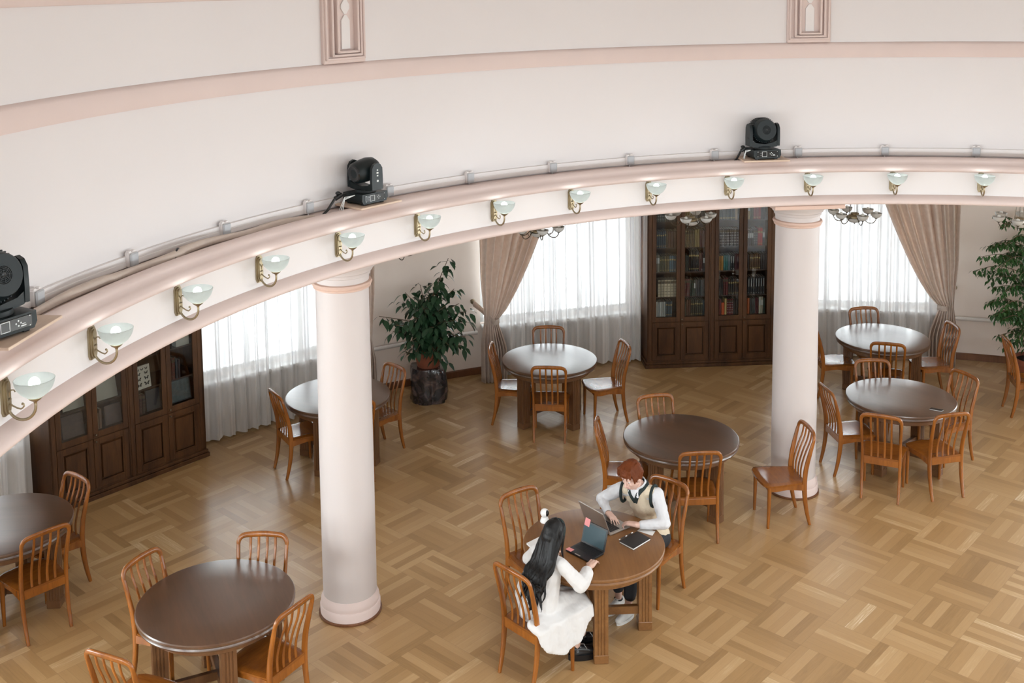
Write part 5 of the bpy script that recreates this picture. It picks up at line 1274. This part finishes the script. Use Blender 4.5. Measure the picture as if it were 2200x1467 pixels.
# hair
b = MB(); Q = lambda x, y, z: P(x, y, z)
b.ell(Q(0, -.018, .040), (.082, .098, .078), F, 24, 16); b.ell(Q(0, .048, .070), (.062, .050, .034), F); b.ell(Q(0, -.070, .0), (.066, .045, .060), F)
b.ell(Q(.012, -.03, .062), (.078, .085, .066), F, 24, 16); rg = random.Random(5)
for k in range(46):
    a = rg.uniform(-1, 1); x0 = .06*a; st = Q(x0*.6+.012, -.02+rg.uniform(-.03, .03), .116); md_ = Q(x0*1.15, .055, .104+rg.uniform(-.006, .008)); en = Q(x0*1.25+.01*rg.uniform(-1, 1), .086+.006*rg.uniform(-1, 1)-.012*abs(a), .062+rg.uniform(-.014, .014)-.02*max(0, a))
    b.cap(st, .010, md_, .011, 8); b.cap(md_, .011, en, .0045, 8)
for sx in (-1, 1):
    for k in range(12): y0 = -.06+.10*k/11; b.cap(Q(sx*.05, y0, .10), .012, Q(sx*.083, y0+.012, .045), .010, 8); b.cap(Q(sx*.083, y0+.012, .045), .010, Q(sx*.080, y0+.018, .008-.02*rg.random()-(.02 if k < 5 else 0)), .005, 8)
fuse(b, 'hair', M['redhair'], man, .005, 3, .006, .018)

# ---------------------------------------------------------------- the woman
wom = thing('person', 'person with long black hair and headband in loose white dress, typing on black laptop', 'person', (.161, 8.254, 0))
O = V((.161, 8.254, 0))
g_ = V((.733, .681, 0)); rt_ = V((.681, -.733, 0))
pel = L3(.155, 8.262, .56); chest = L3(.215, 8.255, .84); neck = L3(.262, 8.255, .995)
Rsh = L3(.352, 8.150, .945); Lsh = L3(.165, 8.375, .945); Rel = L3(.500, 8.110, .800); Rwr = L3(.592, 8.335, .826); Lel = L3(.105, 8.475, .825); Lwr = L3(.262, 8.555, .832)
hc = L3(.305, 8.262, 1.150); look = V((.66, .64, -.38)); hup = V((.26, .25, .93))
b = MB(); P, F = head_mesh(b, hc, look, hup, .93)
b.cap(neck+V((0, 0, -.02)), .046, hc+V((-.01, -.008, -.05)), .044); b.cap(neck, .05, chest, .085); b.cap(chest, .085, pel, .1); b.cap(Lsh, .038, Rsh, .038)
for s_, e_, w_ in ((Lsh, Lel, Lwr), (Rsh, Rel, Rwr)): b.cap(s_, .037, e_, .029); b.cap(e_, .029, w_, .021)
hand(b, Rwr+V((.003, .01, .002)), V((.055, .130, -.010)), V((0, .1, 1)), -1, .5, 1.0); hand(b, Lwr+V((.008, .0, .002)), V((.11, .07, -.014)), V((0, 0, 1)), 1, .9, .92)
hipR = pel+rt_*.085; hipL = pel-rt_*.085; kR = L3(.490, 8.395, .515); kL = L3(.400, 8.520, .515); aR = L3(.487, 8.395, .12); aL = L3(.545, 8.560, .12)
for h, k_, a_ in ((hipL, kL, aL), (hipR, kR, aR)): b.cap(h, .076, k_, .050); b.cap(k_, .047, a_, .028)
tdR = V((.97, .2, 0)).normalized(); tdL = V((.95, .3, 0)).normalized()
for a_, td in ((aR, tdR), (aL, tdL)): b.cap(a_+V((0, 0, -.04)), .030, a_+td*.10+V((0, 0, -.075)), .024)
fuse(b, 'body', M['skin2'], wom, .0048, 3); face_parts(P, F, wom, .93, M['blackhair'])
# dress
b = MB(); b.cap(Lsh.lerp(neck, .1), .050, Rsh.lerp(neck, .1), .050); b.cap(neck+V((0, 0, -.03)), .062, chest, .118)
b.cap(chest+rt_*.05, .108, pel+rt_*.07+V((0, 0, .03)), .132); b.cap(chest-rt_*.05, .108, pel-rt_*.07+V((0, 0, .03)), .132); b.cap(chest-g_*.03, .11, pel-g_*.04, .13)
b.cap(Rsh, .052, Rel, .060); b.cap(Rel, .062, Rwr.lerp(Rel, .36), .054); b.cap(Lsh, .052, Lel, .056); b.cap(Lel, .056, Lwr.lerp(Lel, .10), .044)
b.cap(hipR, .112, kR, .078); b.cap(hipL, .112, kL, .078); b.cap((hipR+hipL)/2+V((0, 0, .01)), .11, (kR+kL)/2+V((0, 0, .0)), .08)
# skirt falling over the right edge of the seat
side0 = O*0+rt_*.235
N_ = 26
for k in range(N_):
    q = k/(N_-1); s_ = -.20+.56*q; sg = math.sin(PI*min(1, max(0, .06+.90*q)))**.7; wv = .008*math.sin(q*19)
    top_ = rt_*(.150+.02*q*0)+g_*s_+V((0, 0, .535)); md_ = rt_*(.235+wv)+g_*s_+V((0, 0, .50)); bot = rt_*(.262+wv*1.6)+g_*s_+V((0, 0, .485-.235*sg))
    b.cap(top_, .045, md_, .030, 8); b.cap(md_, .030, bot, .016, 8)
for k in range(5):
    x0 = -.07+.035*k; top_ = (kR+kL)/2+rt_*x0*1.6+V((0, 0, 0)); b.cap(top_, .060, top_+V((0, 0, -.05)), .05, 8)
dr = fuse(b, 'dress', M['dress'], wom, .007, 12, .016, .07)
nd = V((.15, .1, 1)).normalized(); m = MB(); pts = []
for k in range(20):
    a = 2*PI*k/20; pts.append(neck+V((0, 0, .012))+frame(g_, nd) @ V((.054*math.cos(a), .052*math.sin(a), 0)))
m.bar(pts+[pts[0]], .006, .03, up=nd); m.build('dress_collar', M['dress'], wom, smooth=60)
# hair: cap, headband, long fall
b = MB(); b.ell(P(0, -.016, .030), (.080, .098, .084), F, 24, 16); b.ell(P(0, -.06, -.02), (.070, .055, .075), F)
ends = []
rg = random.Random(9)
for k in range(90):
    u = rg.uniform(-1, 1); dpt = rg.uniform(0, 1); st = P(.045*u, -.03, .112-.02*abs(u)); cr_ = P(.088*u, -.085+.045*abs(u)-.012*dpt, .015)
    if abs(u) > .72: st = P(.060*u, .015, .085); cr_ = P(.094*u, -.02, -.01)
    zend = rg.uniform(.58, .84)+.05*abs(u); ph_ = rg.uniform(0, 6); x_off = rt_*(u*.105+.01); mid = neck+rt_*(u*.105+.025)-g_*(.075+.03*dpt)+V((0, 0, -.03)); mid2 = chest+rt_*(u*.115+.045)-g_*(.130+.03*dpt)
    en = rt_*(u*.115+.105)-g_*(.135+.035*dpt)+V((0, 0, zend)); Q_ = [q_+rt_*.012*math.sin(i_*1.1+ph_)*(i_/15) for i_, q_ in enumerate(smoothpath([st, cr_, mid, mid2, en], 5))]
    for i in range(len(Q_)-1):
        f0 = i/(len(Q_)-1); f1 = (i+1)/(len(Q_)-1); rr = lambda q: .0165*(1-q**3.2)+.0032
        b.cap(Q_[i], rr(f0), Q_[i+1], rr(f1), 6)
# lock over the right shoulder
for k in range(10):
    u = k/9; Q_ = smoothpath([P(.072, .02+.02*u, .02), P(.080, .035+.01*u, -.05), neck+rt_*(.085)+g_*(.05+.015*u)+V((0, 0, .02)), neck+rt_*(.072)+g_*(.085+.01*u)+V((0, 0, -.06-.05*u))], 4)
    for i in range(len(Q_)-1): b.cap(Q_[i], .010*(1-.7*i/len(Q_)), Q_[i+1], .010*(1-.7*(i+1)/len(Q_)), 6)
fuse(b, 'hair', M['blackhair'], wom, .0048, 1)
m = MB(); hb = []
for k in range(17):
    a = R_(-8+196*k/16); hb.append(P(.085*math.cos(a), .018, .022+.098*math.sin(a)))
m.bar(hb, .026, .010, up=lambda i: (hb[i]-P(0, .018, .0)).normalized()); m.build('headband', M['navy'], wom, smooth=60)
for a_, td, nm in ((aR, tdR, 'R'), (aL, tdL, 'L')):
    g0 = V((a_.x, a_.y, 0)); sdv = V((-td.y, td.x, 0))
    b = MB(); b.cap(g0-td*.03+V((0, 0, .075)), .036, g0-td*.03+V((0, 0, .085)), .036); b.cap(g0-td*.03+V((0, 0, .06)), .038, g0+td*.14+V((0, 0, .058)), .036); b.cap(g0+td*.02+V((0, 0, .085)), .034, g0+td*.12+V((0, 0, .065)), .036)
    s1 = fuse(b, 'shoe', M['shoeb'], wom, .006, 2)
    m = MB(); pts = []
    for k in range(24):
        a = 2*PI*k/24; q = td*(.055+.130*math.cos(a))+sdv*(.047*math.sin(a)*(1+.08*math.cos(a))); pts.append((g0.x+q.x, g0.y+q.y))
    m.prism(pts, .001, .048); m.build('shoe_sole', M['shoeb'], s1, smooth=40)
    m = MB()
    for k in range(9): c_ = g0+td*(.045+.0035*k)+sdv*(.036-.009*k)+V((0, 0, .118-.010*abs(k-4)/2)); m.ell(c_, (.0042,)*3, nu=8, nv=6)
    m.build('beaded_strap', M['metalb'], s1)
# ---------------------------------------------------------------- tidy the scene
bpy.context.view_layer.update()
